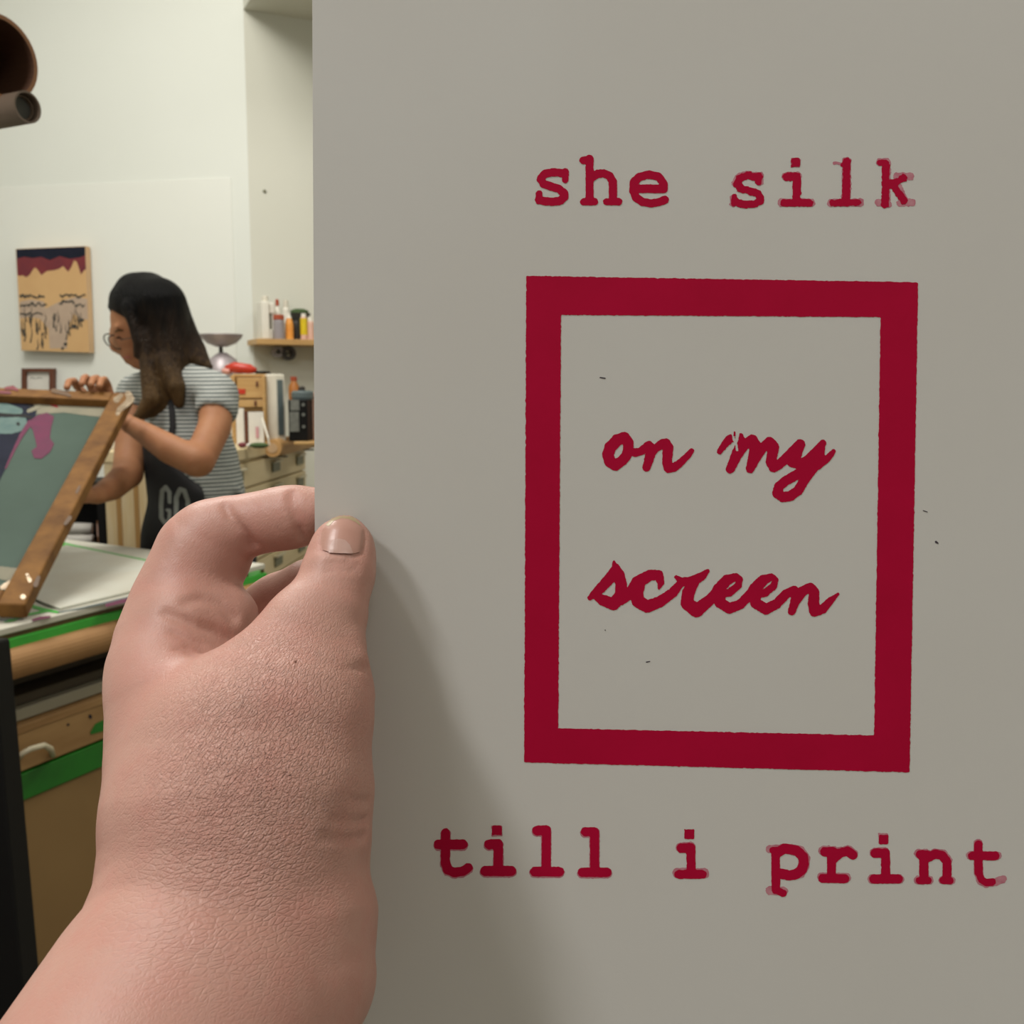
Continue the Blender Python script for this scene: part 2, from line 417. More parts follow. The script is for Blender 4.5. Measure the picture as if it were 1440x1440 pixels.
# ================================================================== the room
cor=P(357,500,4.6); dL=nrm([-1,.2,0]); dR=nrm([.9,.44,0])
nL=np.array([-.2,-1,0.]); nL/=np.linalg.norm(nL); nR=np.array([.44,-.9,0]); nR/=np.linalg.norm(nR)
C0=np.array([cor[0],cor[1],0]); HT=3.9; HA=3.12
def wallL(px,py,off=0): return Hp(px,py,C0+nL*off,nL)
def wallR(px,py,off=0): return Hp(px,py,C0+nR*off,nR)
HA=wallR(440,29)[2]
def struct(name,m,mb,**k): return tag(mb.mk(name,m,**k),kind='structure')
struct('wall_back',M['wall'],MB().box(C0,(dL,-nL,Zv),((0,2.9),(0,.12),(0,HT))))
struct('wall_alcove',M['wall2'],MB().box(C0+nR*-.0,(dR,-nR,Zv),((-.0,4.2),(0,.12),(0,HT))))
WE=C0+dL*2.9
struct('wall_left',M['wall'],MB().box([WE[0],WE[1]+.1,0],((0,-1,0),(-1,0,0),Zv),((0,8.2),(0,.12),(0,HT))))
RE=C0+dR*4.2
struct('wall_right',M['wall2'],MB().box([RE[0],RE[1]+.1,0],((0,-1,0),(1,0,0),Zv),((0,9.6),(0,.12),(0,HT))))
struct('floor',M['floor'],MB().box([0,0,0],((1,0,0),(0,1,0),Zv),((-4.2,2.9),(-3,6.9),(-.1,0))))
struct('ceiling',M['ceil'],MB().box([0,0,0],((1,0,0),(0,1,0),Zv),((-4.2,2.9),(-3,6.9),(HT,HT+.1))))
# low soffit over the alcove, its far edge runs along the alcove wall
a=C0+dR*.0; b=C0+dR*4.1; e=nR*1.0
sf=MB().hexa([np.append(x[:2],HA) for x in (a,a+e,b+e,b)],[np.append(x[:2],HT-.005) for x in (a,a+e,b+e,b)])
struct('ceiling_soffit',M['wall2'],sf)
# thin painted panel behind the picture
p0=wallL(325,248); p1=wallL(0,265)
pw=np.dot(p0-C0,dL); pz=(p0[2]+p1[2])/2
struct('trim_1',M['panel'],MB().box(C0+nL*.0005,(dL,nL,Zv),((pw,2.85),(0,.003),(.1,pz))),bevel=.001)

# ------------------------------------------------ painting on the wall
def onpanel(px,py,off=.05): return wallL(px,py,off)
q=[onpanel(*c) for c in ((22,350),(120,346),(126,496),(30,493))]
ctr=sum(q)/4
pt=thing('painting',C0+dL*np.dot(ctr-C0,dL)+nL*.013+Zv*min(x[2] for x in q),'tan canvas painting with dark top and red drips hanging on the white wall','painting')
back=[x-nL*.036 for x in q]
mk('canvas',q+back,[(0,3,2,1),(4,5,6,7),(0,1,5,4),(1,2,6,5),(2,3,7,6),(3,0,4,7)],M['canvasside'],pt)
def patch(name,m,fn,box,step,mapper,parent,jit=0,**k):
    V,Fc=march(fn,*box,step,jit)
    if not V: return None
    return mk(name,[mapper(x,y) for x,y in V],Fc,m,parent,**k)
pm=lambda k:(lambda x,y:onpanel(x,y,.05+.0006*k))
full=[(22.6,350.6),(119.6,346.6),(125.4,495.4),(30.4,492.4)]
patch('tan_ground',M['orange'],lambda X,Y:poly(X,Y,full),(20,344,128,498),1.5,pm(1),pt)
def drip(pts): return lambda X,Y:np.maximum(poly(X,Y,pts),poly(X,Y,full))
patch('red_drips',M['maroon'],drip([(20,345),(130,345),(127,376),(118,380),(114,386),(110,374),(108,368),(104,366),(100,376),(96,382),(92,378),(89,374),(83,378),(76,380),(66,381),(58,387),(55,382),(50,376),(47,378),(42,386),(37,390),(32,387),(27,388),(20,384)]),(20,344,128,400),1,pm(2),pt)
patch('dark_sky',M['navy'],drip([(20,345),(130,345),(122,358),(112,362),(98,364),(84,360),(70,366),(58,361),(46,363),(34,361),(22,364)]),(20,344,128,372),1,pm(3),pt)
patch('grey_field',M['blush'],drip([(28,424),(44,421),(62,424),(64,434),(80,426),(90,422),(106,418),(124,420),(126,450),(110,448),(104,440),(96,460),(94,490),(70,490),(68,462),(56,448),(40,446),(28,448)]),(20,400,128,498),1.2,pm(2.2),pt)
def squig(X,Y):
    D=np.full(X.shape,1e3); r=random.Random(3)
    for y0,xa,xb in ((417,28,62),(428,29,66),(442,28,60),(416,85,120),(425,84,104),(430,106,120)):
        pts=[];x=xa
        while x<xb: pts.append((x,y0+r.uniform(-2.6,2.6),r.uniform(.8,1.5))); x+=r.uniform(1.5,2.6)
        D=np.minimum(D,seg(X,Y,pts))
    D=np.minimum(D,seg(X,Y,[(78,441,.6),(77,449,1.3),(75,455,.8),(76,460,1.5)]))
    for cx,cy,s in ((105,459,3.2),(116,450,2.2),(92,484,2.6),(60,470,1.6),(88,490,2)): D=np.minimum(D,seg(X,Y,[(cx,cy,s)]))
    for _ in range(34):
        x=r.choice([r.uniform(30,66),r.uniform(84,122),r.uniform(30,122)]); y=r.uniform(448,492); h=r.uniform(8,26)
        pts=[(x+r.uniform(-1.5,1.5)+r.uniform(-1,1)*t,y-h*t,.75*(1-t)+.25) for t in (0,.35,.7,1)]
        D=np.minimum(D,seg(X,Y,pts))
    return np.maximum(D,poly(X,Y,full))
patch('dark_sketching',M['inkdk'],squig,(26,408,126,498),.7,pm(3.4),pt)

# ------------------------------------------------ little brown frame on the wall
def wbox(mb,x0,y0,x1,y1,o0,o1):
    a,b,c,d=(wallL(*p,o1) for p in ((x0,y0),(x1,y0),(x1,y1),(x0,y1)))
    k=nL*(o1-o0); return mb.hexa([d-k,c-k,c,d],[a-k,b-k,b,a])
fr=thing('picture_frame',wallL(52,585,.013),'small brown wooden picture frame showing above the top bar of the tilted screen','picture frame')
mb=MB(); wbox(mb,30,518,75,523,.013,.035); wbox(mb,30,523,35.5,585,.013,.035); wbox(mb,69,523,74.5,585,.013,.035); wbox(mb,30,580,75,585,.013,.035)
mb.mk('frame',M['darkwood'],fr)
mb=MB(); wbox(mb,35.5,523,69,580,.014,.02); mb.mk('backing_sheet',M['paperw'],fr)
patch('faint_script',M['label'],lambda X,Y:seg(X,Y,[(42,532,.3),(46,531,.6),(50,533,.3),(54,531,.6),(60,532,.3)]),(38,528,64,536),.6,lambda x,y:wallL(x,y,.021),fr)

# ================================================================== flat-file cabinet and what stands on it
ZC=1.10; vF=nrm([.057,1,0]); wF=np.array([vF[1],-vF[0],0])   # along the face, outwards
F0=Hz(337,631,ZC); tn=(3.48-F0[1])/vF[1]; FO=F0+vF*tn; FO[2]=0     # near end of the face at floor level
LF=1.05
def facepx(px,py,off=0): return Hp(px,py,FO+wF*off,wF)
cab=thing('flat_file_cabinet',FO-wF*.2+vF*.52,'pale wooden flat file cabinet with grey card holders behind the woman','cabinet')
AX=(vF,-wF,Zv)
MB().box(FO,AX,((0,LF),(.012,.42),(.06,ZC-.04))).mk('body',M['maple'],cab,bevel=.003)
MB().box(FO,AX,((-.015,LF),(-.012,.43),(ZC-.04,ZC))).mk('top_board',M['maple'],cab,bevel=.004)
MB().box(FO,AX,((.03,LF-.03),(.03,.40),(0,.06))).mk('plinth',M['groove'],cab)
# end panel facing the table with upright grooves
mb=MB().box(FO,AX,((-.012,0),(.0,.42),(.06,ZC-.04))); mb.mk('end_panel',M['maple2'],cab,bevel=.002)
mb=MB()
for s in (.07,.15,.23,.302,.364): mb.box(FO,AX,((-.016,-.0115),(s,s+.016),(.1,ZC-.08)))
mb.mk('end_groove',M['groove'],cab)
zz=ZC-.055; k=0
while zz>.2:
    d=MB().box(FO,AX,((.012,LF-.012),(-.004,.02),(zz-.088,zz))).mk('drawer',M['maple'],cab,bevel=.003)
    if k<7:
        for c in (.11,.57,.93):
            MB().box(FO,AX,((c-.05,c+.05),(-.012,-.004),(zz-.06,zz-.022))).mk('card_holder',M['slot'],d,bevel=.002)
            MB().box(FO,AX,((c-.055,c+.055),(-.024,-.004),(zz-.022,zz-.014))).mk('drawer_pull',M['handle'],d,bevel=.002)
    zz-=.094;k+=1
def onC(px,py): return Hz(px,py,ZC)
# rolled kraft paper on the near edge
rr=.034; a=onC(386,625); a=FO+vF*np.dot(a-FO,vF)+wF*(rr+.004); b=a+vF*.62; a[2]=b[2]=ZC-.014
for s_ in (.08,.5): MB().box(a+vF*s_,(vF,wF,Zv),((-.008,.008),(-rr-.004,rr),(-rr-.006,-rr))).mk('roll_hook',M['steeldk'],cab)
rl=thing('kraft_paper_roll',[a[0],a[1],a[2]-rr],'roll of tan kraft paper lying along the edge of the flat file cabinet','paper roll')
mb=MB(); mb.tube([a,b],rr,28); mb.mk('roll',M['kraft'],rl,smooth=False)
MB().tube([a-vF*.002,a+vF*.001],rr*.55,20).mk('core',M['canvasside'],rl)
# a box standing on the cabinet, given by pixel columns at one distance
RX=np.array([1.,0,0]); RY=np.array([0,1.,0])
def sbox(mb,x0,x1,y0,y1,d,depth,yaw=0,z0=None):
    a=P(x0,y1,d);b=P(x1,y1,d);t=P(x0,y0,d)
    c,s=math.cos(yaw),math.sin(yaw); X=np.array([c,s,0]);Y=np.array([-s,c,0]); zb=a[2] if z0 is None else z0
    L=(b[0]-a[0])
    o=np.array([a[0],a[1],0]); return mb.box(o,(X,Y,Zv),((0,L),(0,depth),(zb,t[2])))
# white upright air purifier / tower
pf=onC(391,620)
tw=thing('tower_heater',[pf[0],pf[1]+.05,ZC],'tall white tower appliance with a dark grey slot standing on the flat file cabinet','appliance')
X1=nrm([.62,-.78,0]); 
oC=onC(391.5,623.5); oC=oC-wF*.005; dT=np.dot(oC-CAM,FW); o=oC.copy(); o[2]=0
ztop=P(390,526,dT)[2]
Lx=nrm([-.80,.10,0]); Rx=nrm([.80,.62,0])
wl=(391.5-375)/F*dT/.98; wr=(406-391.5)/F*dT/.98
MB().hexa([np.append((o+x)[:2],ZC) for x in (o*0,Rx*wr,Rx*wr+Lx*wl,Lx*wl)],[np.append((o+x)[:2],ztop) for x in (o*0,Rx*wr,Rx*wr+Lx*wl,Lx*wl)]).mk('housing',M['offwhite'],tw,bevel=.006)
nn=np.array([Rx[1],-Rx[0],0]); zt=P(398,534,dT)[2]; zb=P(398,612,dT)[2]
MB().box(np.append(o[:2],0),(Rx,nn,Zv),((wr*.15,wr*.72),(-.002,.003),(zb,zt))).mk('grille',M['slate'],tw,bevel=.001)
# wooden drawer organiser
g=sbox
oo=P(340,628,3.95)
og=thing('desk_organizer',[oo[0]+.04,oo[1]+.08,ZC],'small wooden organizer with two drawers and an open cubby, behind the woman','organizer')
d=3.95
mb=MB(); sbox(mb,327,333,528,628,d,.18,z0=ZC); sbox(mb,371,375,528,628,d,.18,z0=ZC); sbox(mb,327,375,526,530,d,.18); sbox(mb,333,371,574,578,d,.18)
bp=P(333,628,d); sbox(mb,333,371,530,628,d+.17,.01,z0=ZC); mb.mk('carcass',M['wood'],og,bevel=.002)
dw=[]
for y0,y1,kx,ky in ((531,560,362,540),(562,573,359.5,567)):
    mb=MB(); sbox(mb,333.5,370.5,y0,y1,d-.012,.1); dr=mb.mk('drawer',M['wood'],og,bevel=.002)
    kp=P(kx,ky,d-.014); MB().box(kp,(RX,RY,Zv),((-.004,.004),(-.01,.001),(-.01,.01))).mk('keyhole',M['darkwood'],dr,bevel=.002)
    if y0==531:
        mb=MB(); sbox(mb,334,345,547,554,d-.017,.005); mb.mk('red_label',M['redp'],dr)
# prints in the cubby
for i,(x0,x1,y0,dd,yaw,lab) in enumerate(((333,344,574,d-.03,0,'white card standing at the left end of the organizer cubby'),(350,371,579,d-.045,.1,'white print with faint pink marks leaning in the organizer cubby'))):
    t_=P((x0+x1)/2,628,dd); mb=MB(); sbox(mb,x0,x1,y0,620,dd,.006,yaw,z0=ZC)
    c=mb.mk('print_card',M['paperw'],None); tag(c,lab,'card')
    if i==1:
        mb=MB(); sbox(mb,360,364,600,616,dd-.002,.001,yaw); mb.mk('pink_mark',mat('pink_smudge',(206,150,156),.6),c)
e=P(345,628,d-.02); mb=MB(); sbox(mb,345,349,578,622,d-.035,.02,z0=ZC); tag(mb.mk('wooden_stick',M['darkwood'],None),'dark brown upright strip of wood standing between the two cards','stick')
# easel-like white wire leaning by the tower
pts=[P(369,588,3.87),P(373,602,3.83),P(377,616,3.80)]; z=pts[2]; pts.append(np.array([z[0]+.004,z[1],ZC+.004]))
tag(MB().tube(pts,.0035,8).mk('white_ruler',M['white']),'thin white strip leaning against the left side of the white tower','ruler')
pts=[P(406,588,4.0),P(409,600,3.98),P(413,612,3.96)]; pts.append(np.array([pts[2][0]+.003,pts[2][1],ZC+.004]))
tag(MB().tube(pts,.0035,8).mk('white_ruler',M['white']),'thin white strip leaning against the right side of the white tower','ruler')
# clutter along the edge
def blob(name,px,py,d,r,m,lab,cat,sq=(1,1,.6),z0=ZC):
    p=P(px,py,d); c=np.array([p[0],p[1],z0+r*sq[2]]); prof=[]
    for i in range(9):
        a=-math.pi/2+math.pi*i/8; prof.append((max(r*math.cos(a),.0005),r*sq[2]*math.sin(a)))
    return tag(MB().lathe(c,prof,16,((sq[0],0,0),(0,sq[1],0),(0,0,1))).mk(name,m,smooth=True),lab,cat)
blob('ink_tub',341,628,3.70,.016,M['maroon'],'small dark red tub on the cabinet beside the striped shirt','tub')
blob('cloth_rag',364,626,3.66,.03,M['leaf'],'crumpled dark green rag on the cabinet edge in front of the organizer','rag',(1.2,.7,.35))
blob('eraser',351,626,3.70,.013,M['paperw'],'small white lump on the cabinet between the red tub and the green rag','eraser')
mb=MB().box((onC(383,619)-wF*.02)*[1,1,0],(nrm([1,.1,0]),nrm([-.1,1,0]),Zv),((-.05,.045),(-.01,.015),(ZC,ZC+.014)))
tag(mb.mk('red_marker',mat('dull_red_plastic',(158,104,96),.5),bevel=.004),'dull red marker lying in front of the white tower','marker')
# scale, standing on a grey tin behind the organiser
sd=4.24; base=P(314,530,sd)
zs=base[2]
mb=MB(); sbox(mb,299,336,531,628,sd-.08,.16,z0=ZC)
tag(mb.mk('storage_box',M['offwhite'],bevel=.004),'pale storage box on the cabinet, under the kitchen scale, mostly hidden','box')
scl=thing('kitchen_scale',[base[0],base[1],zs],'grey metal kitchen scale with a wide shallow pan on top','scale')
R=lambda px,dd=sd: px/F*dd
zz=lambda py,dd=sd: P(314,py,dd)[2]
zs=zz(531)
MB().lathe([base[0],base[1],0],[(R(25),zs),(R(26),zs+.012),(R(24),zz(518)),(R(18),zz(505)),(R(9),zz(498)),(R(5),zz(496))],28).mk('housing',M['steel'],scl,smooth=True)
MB().lathe([base[0]+R(-2),base[1],0],[(R(3),zz(498)),(R(2.6),zz(487))],14).mk('stem',M['steeldk'],scl)
MB().lathe([base[0]-R(1),base[1],0],[(R(8),zz(488)),(R(20),zz(483)),(R(27),zz(476)),(R(29.5),zz(471.5)),(R(30),zz(470.5)),(R(28),zz(471.5)),(R(24),zz(476)),(R(3),zz(484))],36).mk('pan',M['steel'],scl,smooth=True)
MB().lathe(P(322,518,sd-.075),[(R(6),0),(R(6),.004),(R(4),.005)],20,((1,0,0),(0,0,1),(0,-1,0))).mk('dial',M['white'],scl)
# red thing and black bar on top of the organiser
zo=P(340,526,3.95)[2]
c=P(341,526,4.0); rc=.042
f=thing('red_stapler',[c[0],c[1],zo],'glossy red plastic gadget lying on top of the wooden organizer','stapler')
mb=MB().tube([[c[0]-.065,c[1],zo+.022],[c[0]-.03,c[1],zo+.026],[c[0]+.03,c[1],zo+.02],[c[0]+.055,c[1],zo+.014]],[.012,.022,.019,.008],14); mb.mk('body',M['redp'],f,smooth=True)
MB().tube([[c[0]-.075,c[1]-.005,zo+.012],[c[0]-.045,c[1]-.01,zo+.012]],.011,12).mk('pink_end',mat('pale_pink_plastic',(222,160,146),.4),f,smooth=True)
mb=MB(); sbox(mb,358.5,372,522,526,3.98,.05); mb=MB().box([P(359,526,3.98)[0],P(359,526,3.98)[1],0],(RX,RY,Zv),((0,.037),(0,.1),(zo,zo+.012)))
tag(mb.mk('black_case',M['black'],bevel=.003),'flat black case on top of the organizer beside the red gadget','case')
# black gadget right of the tower
d=3.9
gb=P(421,609,d); g0=thing('tape_dispenser',[gb[0],gb[1],ZC],'black desktop device with grey label panels right of the white tower','device')
mb=MB().box([P(406,610,d)[0],P(406,610,d)[1],0],(RX,RY,Zv),((0,R(27,d)),(0,.12),(ZC+.012,P(420,562,d)[2]))); mb.mk('body',M['black'],g0,bevel=.004)
z1=P(420,562,d)[2]
MB().lathe([P(422,562,d)[0],P(422,562,d)[1]+.05,0],[(R(15,d),z1),(R(16,d),z1+.008),(R(16,d),z1+.026),(R(13,d),z1+.034)],24).mk('round_lid',M['slate'],g0,smooth=False)
MB().lathe([P(421,562,d)[0],P(421,562,d)[1]+.05,0],[(R(5,d),z1+.034),(R(5,d),z1+.045),(R(3,d),z1+.05)],16).mk('knob',M['steeldk'],g0)
for x0,y0,x1,y1 in ((409.5,562,422,577),(408,579,421,607)):
    a=P(x0,y1,d); t_=P(x1,y0,d); MB().box([a[0],P(406,610,d)[1],0],(RX,RY,Zv),((0,t_[0]-a[0]),(-.003,.002),(a[2],t_[2]))).mk('label_panel',M['label'],g0)
for yy in (569,583,600):
    a=P(427.5,yy,d); MB().lathe([a[0],P(406,610,d)[1],a[2]],[(.006,0),(.006,.004)],12,((1,0,0),(0,0,1),(0,-1,0))).mk('button',M['label'],g0)
mb=MB().box([P(410,612,d-.12)[0],P(410,612,d-.02)[1],0],(RX,RY,Zv),((-.01,.11),(-.02,.19),(ZC,ZC+.012)))
tag(mb.mk('wooden_board',M['wood'],bevel=.003),'thin wooden board under the black device on the cabinet','board')
d=4.12; a=P(410,560,d); zt=P(410,533,d)[2]
bt=thing('amber_jar',[a[0],a[1]+.02,ZC],'orange brown bottle standing behind the black device','bottle')
MB().lathe([a[0],a[1]+.05,0],[(.022,ZC),(.022,zt-.03),(.012,zt-.012),(.012,zt)],18).mk('bottle',M['amber'],bt,smooth=True)
MB().lathe([a[0],a[1]+.05,0],[(.0135,zt-.006),(.0135,zt+.01)],18).mk('cap',M['redcap'],bt)
tag(MB().box([P(436,610,4.0)[0],P(436,610,4.0)[1],0],(RX,RY,Zv),((0,.1),(0,.1),(ZC,P(436,552,4.0)[2]))).mk('cardboard_box',M['pinkb'],bevel=.003),'pale pinkish box beside the black device, cut off by the paper','box')

# ================================================================== shelf on the alcove wall
def onR(px,py,off): return wallR(px,py,off)
s0=onR(361,476,.20); s0z=s0[2]; t0=np.dot(s0-C0,dR)
SX=(dR,nR,Zv)
shelf=thing('wall_shelf',C0+dR*(t0+.3)+Zv*(s0z-.024)+nR*.1,'wooden wall shelf holding bottles in the alcove','shelf')
MB().box(C0,SX,((t0,t0+1.0),(.003,.20),(s0z-.024,s0z))).mk('plank',M['wood'],shelf,bevel=.002)
for t_ in (t0+.38,t0+.8):
    mb=MB(); pr=[(0,-.024),(.17,-.024),(.17,-.04),(.03,-.2),(0,-.2)]
    A_=[C0+dR*(t_-.012)+nR*(.003+a)+Zv*(s0z+b) for a,b in pr]; B_=[x+dR*.024 for x in A_]
    n=len(pr); mb.add(A_+B_,[tuple(range(n)),tuple(range(2*n-1,n-1,-1))]+[(i,i+n,(i+1)%n+n,(i+1)%n) for i in range(n)]); mb.mk('bracket',M['white'],shelf)
def sp(px,off=.1,py=470):   # foot point on the shelf at a pixel column
    p=onR(px,py,off); return np.array([p[0],p[1],s0z])
pxm=lambda n,p: n/F*np.dot(p-CAM,FW)
def bottle(name,px,w,y1,prof,m,lab,cat='bottle',off=.1,cap=None,label=None,tilt=None):
    p=sp(px,off); H=(P(px,y1,np.dot(p-CAM,FW))[2]-s0z); r=pxm(w/2,p)
    t=thing(name,p,lab,cat,'bottles on the wall shelf')
    MB().lathe(p,[(r*a,H*b) for a,b in prof],20).mk('body',m,t,smooth=False)
    if cap: MB().lathe(p,[(r*a,H*b) for a,b in cap[0]],18).mk('cap',cap[1],t)
    if label: MB().lathe(p,[(r*a,H*b) for a,b in label[0]],20).mk('label',label[1],t)
    return t
p=sp(375,.10); H=P(375,418,np.dot(p-CAM,FW))[2]-s0z; w=pxm(9.5,p)
j=thing('jug',p,'tall white plastic jug with a handle hole, leftmost on the wall shelf','jug')
mb=MB(); hx=w*.35
mb.box(p,SX,((-w,w*.1),(-.05,.05),(0,H*.88))); mb.box(p,SX,((w*.62,w),(-.03,.03),(0,H*.62))); mb.box(p,SX,((w*.1,w*.62),(-.04,.04),(0,H*.24))); mb.box(p,SX,((w*.1,w),(-.035,.035),(H*.60,H*.86)))
mb.mk('body',M['white'],j,bevel=.005)
MB().lathe(p-dR*w*.1,[(w*.45,H*.87),(w*.45,H),(w*.4,H*1.02)],18).mk('cap',M['offwhite'],j)
bottle('bottle',391,10,423,[(1,0),(1,.6),(.85,.72),(.45,.84),(.4,.86)],M['white'],'white bottle with a small red brown cap just right of the jug',off=.07,cap=([(.5,.86),(.5,1),(.3,1.03)],M['redcap']))
bottle('squeeze_bottle',392.5,15,443,[(1,0),(1,.72),(.9,.8),(.6,.86)],M['greyb'],'grey tub with a red brown lid in front of the red capped bottle','tub',off=.15,cap=([(1.02,.8),(1.02,.97),(.9,1)],M['redcap']))
bottle('bottle',403,10,428,[(1,0),(1,.6),(.95,.85),(.6,.92)],M['white'],'shiny white bottle rising behind the orange bottle',off=.06,cap=([(.7,.9),(.7,1.1)],M['offwhite']))
bottle('bottle',407,11.5,441,[(1,0),(1,.5),(.95,.62),(.55,.86),(.35,.92)],M['orangeb'],'orange filled bottle with a clear white top on the shelf',off=.14,cap=([(.8,.66),(.58,.86),(.4,.92),(.4,1.02)],M['white']))
bottle('jar',417,10,450,[(1,0),(1,.8),(.8,.95)],M['darkb'],'dark jar between the orange and yellow bottles on the shelf','jar',off=.10)
bottle('bottle',427.5,9.5,443,[(1,0),(1,.86),(.7,.93)],M['pinkb'],'bright yellow bottle with a pale cap on the shelf',off=.15,cap=([(.75,.92),(.7,1.05)],M['white']),label=([(1.03,.2),(1.03,.86)],M['yellow']))
bottle('bottle',437,10,446,[(1,0),(1,.75),(.7,.86)],M['pinkb'],'pale pink labelled bottle with a white top at the paper edge',off=.15,cap=([(.85,.78),(.75,1)],M['white']))
p=sp(422,.055); Hh=P(427,441,np.dot(p-CAM,FW))[2]-s0z
pl=thing('plant_pot',p,'low dark bowl with green scraps standing behind the yellow bottle','bowl')
MB().lathe(p,[(.025,0),(.035,Hh*.7),(.05,Hh)],20).mk('bowl',M['darkb'],pl)
MB().lathe(p,[(.042,Hh*.96),(.04,Hh+.012),(.02,Hh+.02)],9).mk('green_scraps',M['leaf'],pl)
# tape rolls hung under the shelf
for i,(px,py,r,m,lab) in enumerate(((390,495,.024,M['greyb'],'small grey tape roll hanging under the wall shelf, left one'),(405,497,.032,M['steeldk'],'larger dark tape roll hanging under the wall shelf'))):
    c=onR(px,py,.05)
    t=thing('tape_roll',c,lab,'tape')
    mb=MB(); prof=[(r*.45,-.02),(r,-.02),(r,.02),(r*.45,.02)]; 
    V=[];Fc=[]; n=24
    for a_,h_ in prof:
        for q_ in range(n):
            an=2*math.pi*q_/n; V.append(c+dR*a_*math.cos(an)+Zv*a_*math.sin(an)+nR*h_)
    for q_ in range(4):
        for w_ in range(n): a1=q_*n+w_;b1=q_*n+(w_+1)%n;e1=(q_+1)%4*n; Fc.append((a1,b1,e1+(w_+1)%n,e1+w_))
    mk('roll',V,Fc,m,t)
    MB().tube([c-nR*.048,c+nR*.028,c+nR*.03+Zv*.012],.004,8).mk('hook',M['steeldk'],t)
# small mark on the alcove wall
p=onR(372,269,.0); mb=MB().lathe(p,[(.008,0),(.006,.006)],12,(dR,Zv,nR)); tag(mb.mk('wall_screw',M['slot']),'tiny dark screw head high on the alcove wall','screw')

# ================================================================== black shelf unit behind the table
d=3.55
sh=thing('storage_rack',[P(128,700,d)[0],P(128,700,d)[1]+.2,0],'low black open rack behind the far edge of the table','rack')
xa,xb=P(40,700,d)[0],P(146,700,d)[0]; yb=P(100,700,d)[1]
zt=P(100,690,d)[2]; zm=P(100,759,d)[2]-.03
o=[0,yb,0]
mb=MB()
for x in (xa,xb-.025): mb.box(o,(RX,RY,Zv),((x,x+.025),(0,.03),(0,zt))); mb.box(o,(RX,RY,Zv),((x,x+.025),(.17,.2),(0,zt)))
mb.mk('upright',M['black'],sh)
MB().box(o,(RX,RY,Zv),((xa,xb),(0,.2),(zt,zt+.03))).mk('shelf_board',M['black'],sh)
MB().box(o,(RX,RY,Zv),((xa+.02,xb-.02),(.005,.195),(zm-.02,zm))).mk('shelf_board',M['black'],sh)
MB().box(o,(RX,RY,Zv),((xa+.02,xb-.02),(.19,.2),(.2,zt))).mk('back_panel',M['black'],sh)
for y0,lab in ((748,'rolled white cloth lying on the black rack shelf, lower one'),(737,'rolled white cloth lying on the black rack shelf, upper one')):
    r=.02; z=zm+r if y0==748 else zm+3*r
    tag(MB().tube([[P(88,y0,d)[0]-.08,yb+.06,z],[P(100,y0,d)[0],yb+.06,z],[P(117,y0,d)[0],yb+.06,z]],[r,r,r*.9],14).mk('cloth_roll',M['paperw'],smooth=True),lab,'cloth','rolled cloths on the black rack')
x=P(133,740,d)[0]
cn=thing('storage_tin',[x,yb+.08,zm],'brown tin with a pale front standing on the black rack','tin')
MB().lathe([x,yb+.08,0],[(.028,zm),(.028,zm+.085)],20).mk('body',M['tube'],cn); MB().lathe([x,yb+.08,0],[(.0288,zm+.03),(.0288,zm+.075)],20).mk('label',M['pinkb'],cn)
# cream board leaning between rack and cabinet
a=P(150,607,3.6)[0]; a2=P(172,607,3.6)[0]
tag(MB().box([0,P(160,640,3.6)[1],0],(RX,RY,Zv),((a-.005,a2),(-.02,.05),(ZC,P(160,603,3.6)[2]))).mk('cream_box',M['cream'],bevel=.003),'cream box on the cabinet glimpsed between the screen frame and the arm','box')

# ================================================================== printing table
ZT=.92
A=Hz(85,757,ZT);B=Hz(230,775,ZT);C_=Hz(0,885,ZT);D_=Hz(190,838,ZT)
u=nrm(B-A); v=nrm(D_-C_)
t=np.linalg.solve(np.array([[u[0],-v[0]],[u[1],-v[1]]]),(C_-A)[:2]); Q=A+u*t[0]     # right far corner
wv=np.array([v[1],-v[0],0])        # outward from the near side
QL=Q-u*1.75; QN=Q-v*1.45; QX=QN-u*1.75
dn=lambda p,z:np.array([p[0],p[1],z])
tab=thing('printing_table',dn((Q+QX)/2,0),'low wide screen printing table with a pale taped board top','table')
cs=[QX,QN,Q,QL]
MB().hexa([dn(p,ZT-.012) for p in cs],[dn(p,ZT) for p in cs]).mk('top_board',M['tabletop'],tab,bevel=.002)
ins=[QX,QN-wv*.004,Q-wv*.004,QL]
MB().hexa([dn(p,ZT-.05) for p in ins],[dn(p,ZT-.0125) for p in ins]).mk('table_edge',M['edge'],tab)
# side plane and heights read off the picture at column 100
def zs(py,off=0): return Hp(100,py,Q+wv*off,wv)[2]
OX=(-v,wv,Zv); Qf=dn(Q,0)
def sidebox(mb,z0,z1,o0,o1,l0=0.0,l1=1.45): return mb.box(Qf,OX,((l0,l1),(o0,o1),(z0,z1)))
zG1,zG0=zs(876),zs(893)
mb=MB(); sidebox(mb,zG0,zG1,-.02,.004); mb.mk('green_tape_edge',M['green'],tab,bevel=.001)
body_in=-.03
mb=MB(); sidebox(mb,zs(1001,-.03),zs(990,-.03),-.6,-.01); mb.mk('drawer_rail',M['plywood'],tab,bevel=.002)
mb=MB(); sidebox(mb,zs(989,-.03)-.0,zs(973,-.03),-.6,-.03); mb.mk('inner_shelf',M['shelfgrey'],tab,bevel=.002)
zD1,zD0=zs(1001),zs(1062)
mb=MB(); sidebox(mb,zD0,zD1,-.05,-.012); dwr=mb.mk('drawer_front',M['plywood'],tab,bevel=.003)
mb=MB(); sidebox(mb,zs(1100),zD0-.003,-.03,-.008); mb.mk('green_tape_band',M['greendk'],tab,bevel=.001)
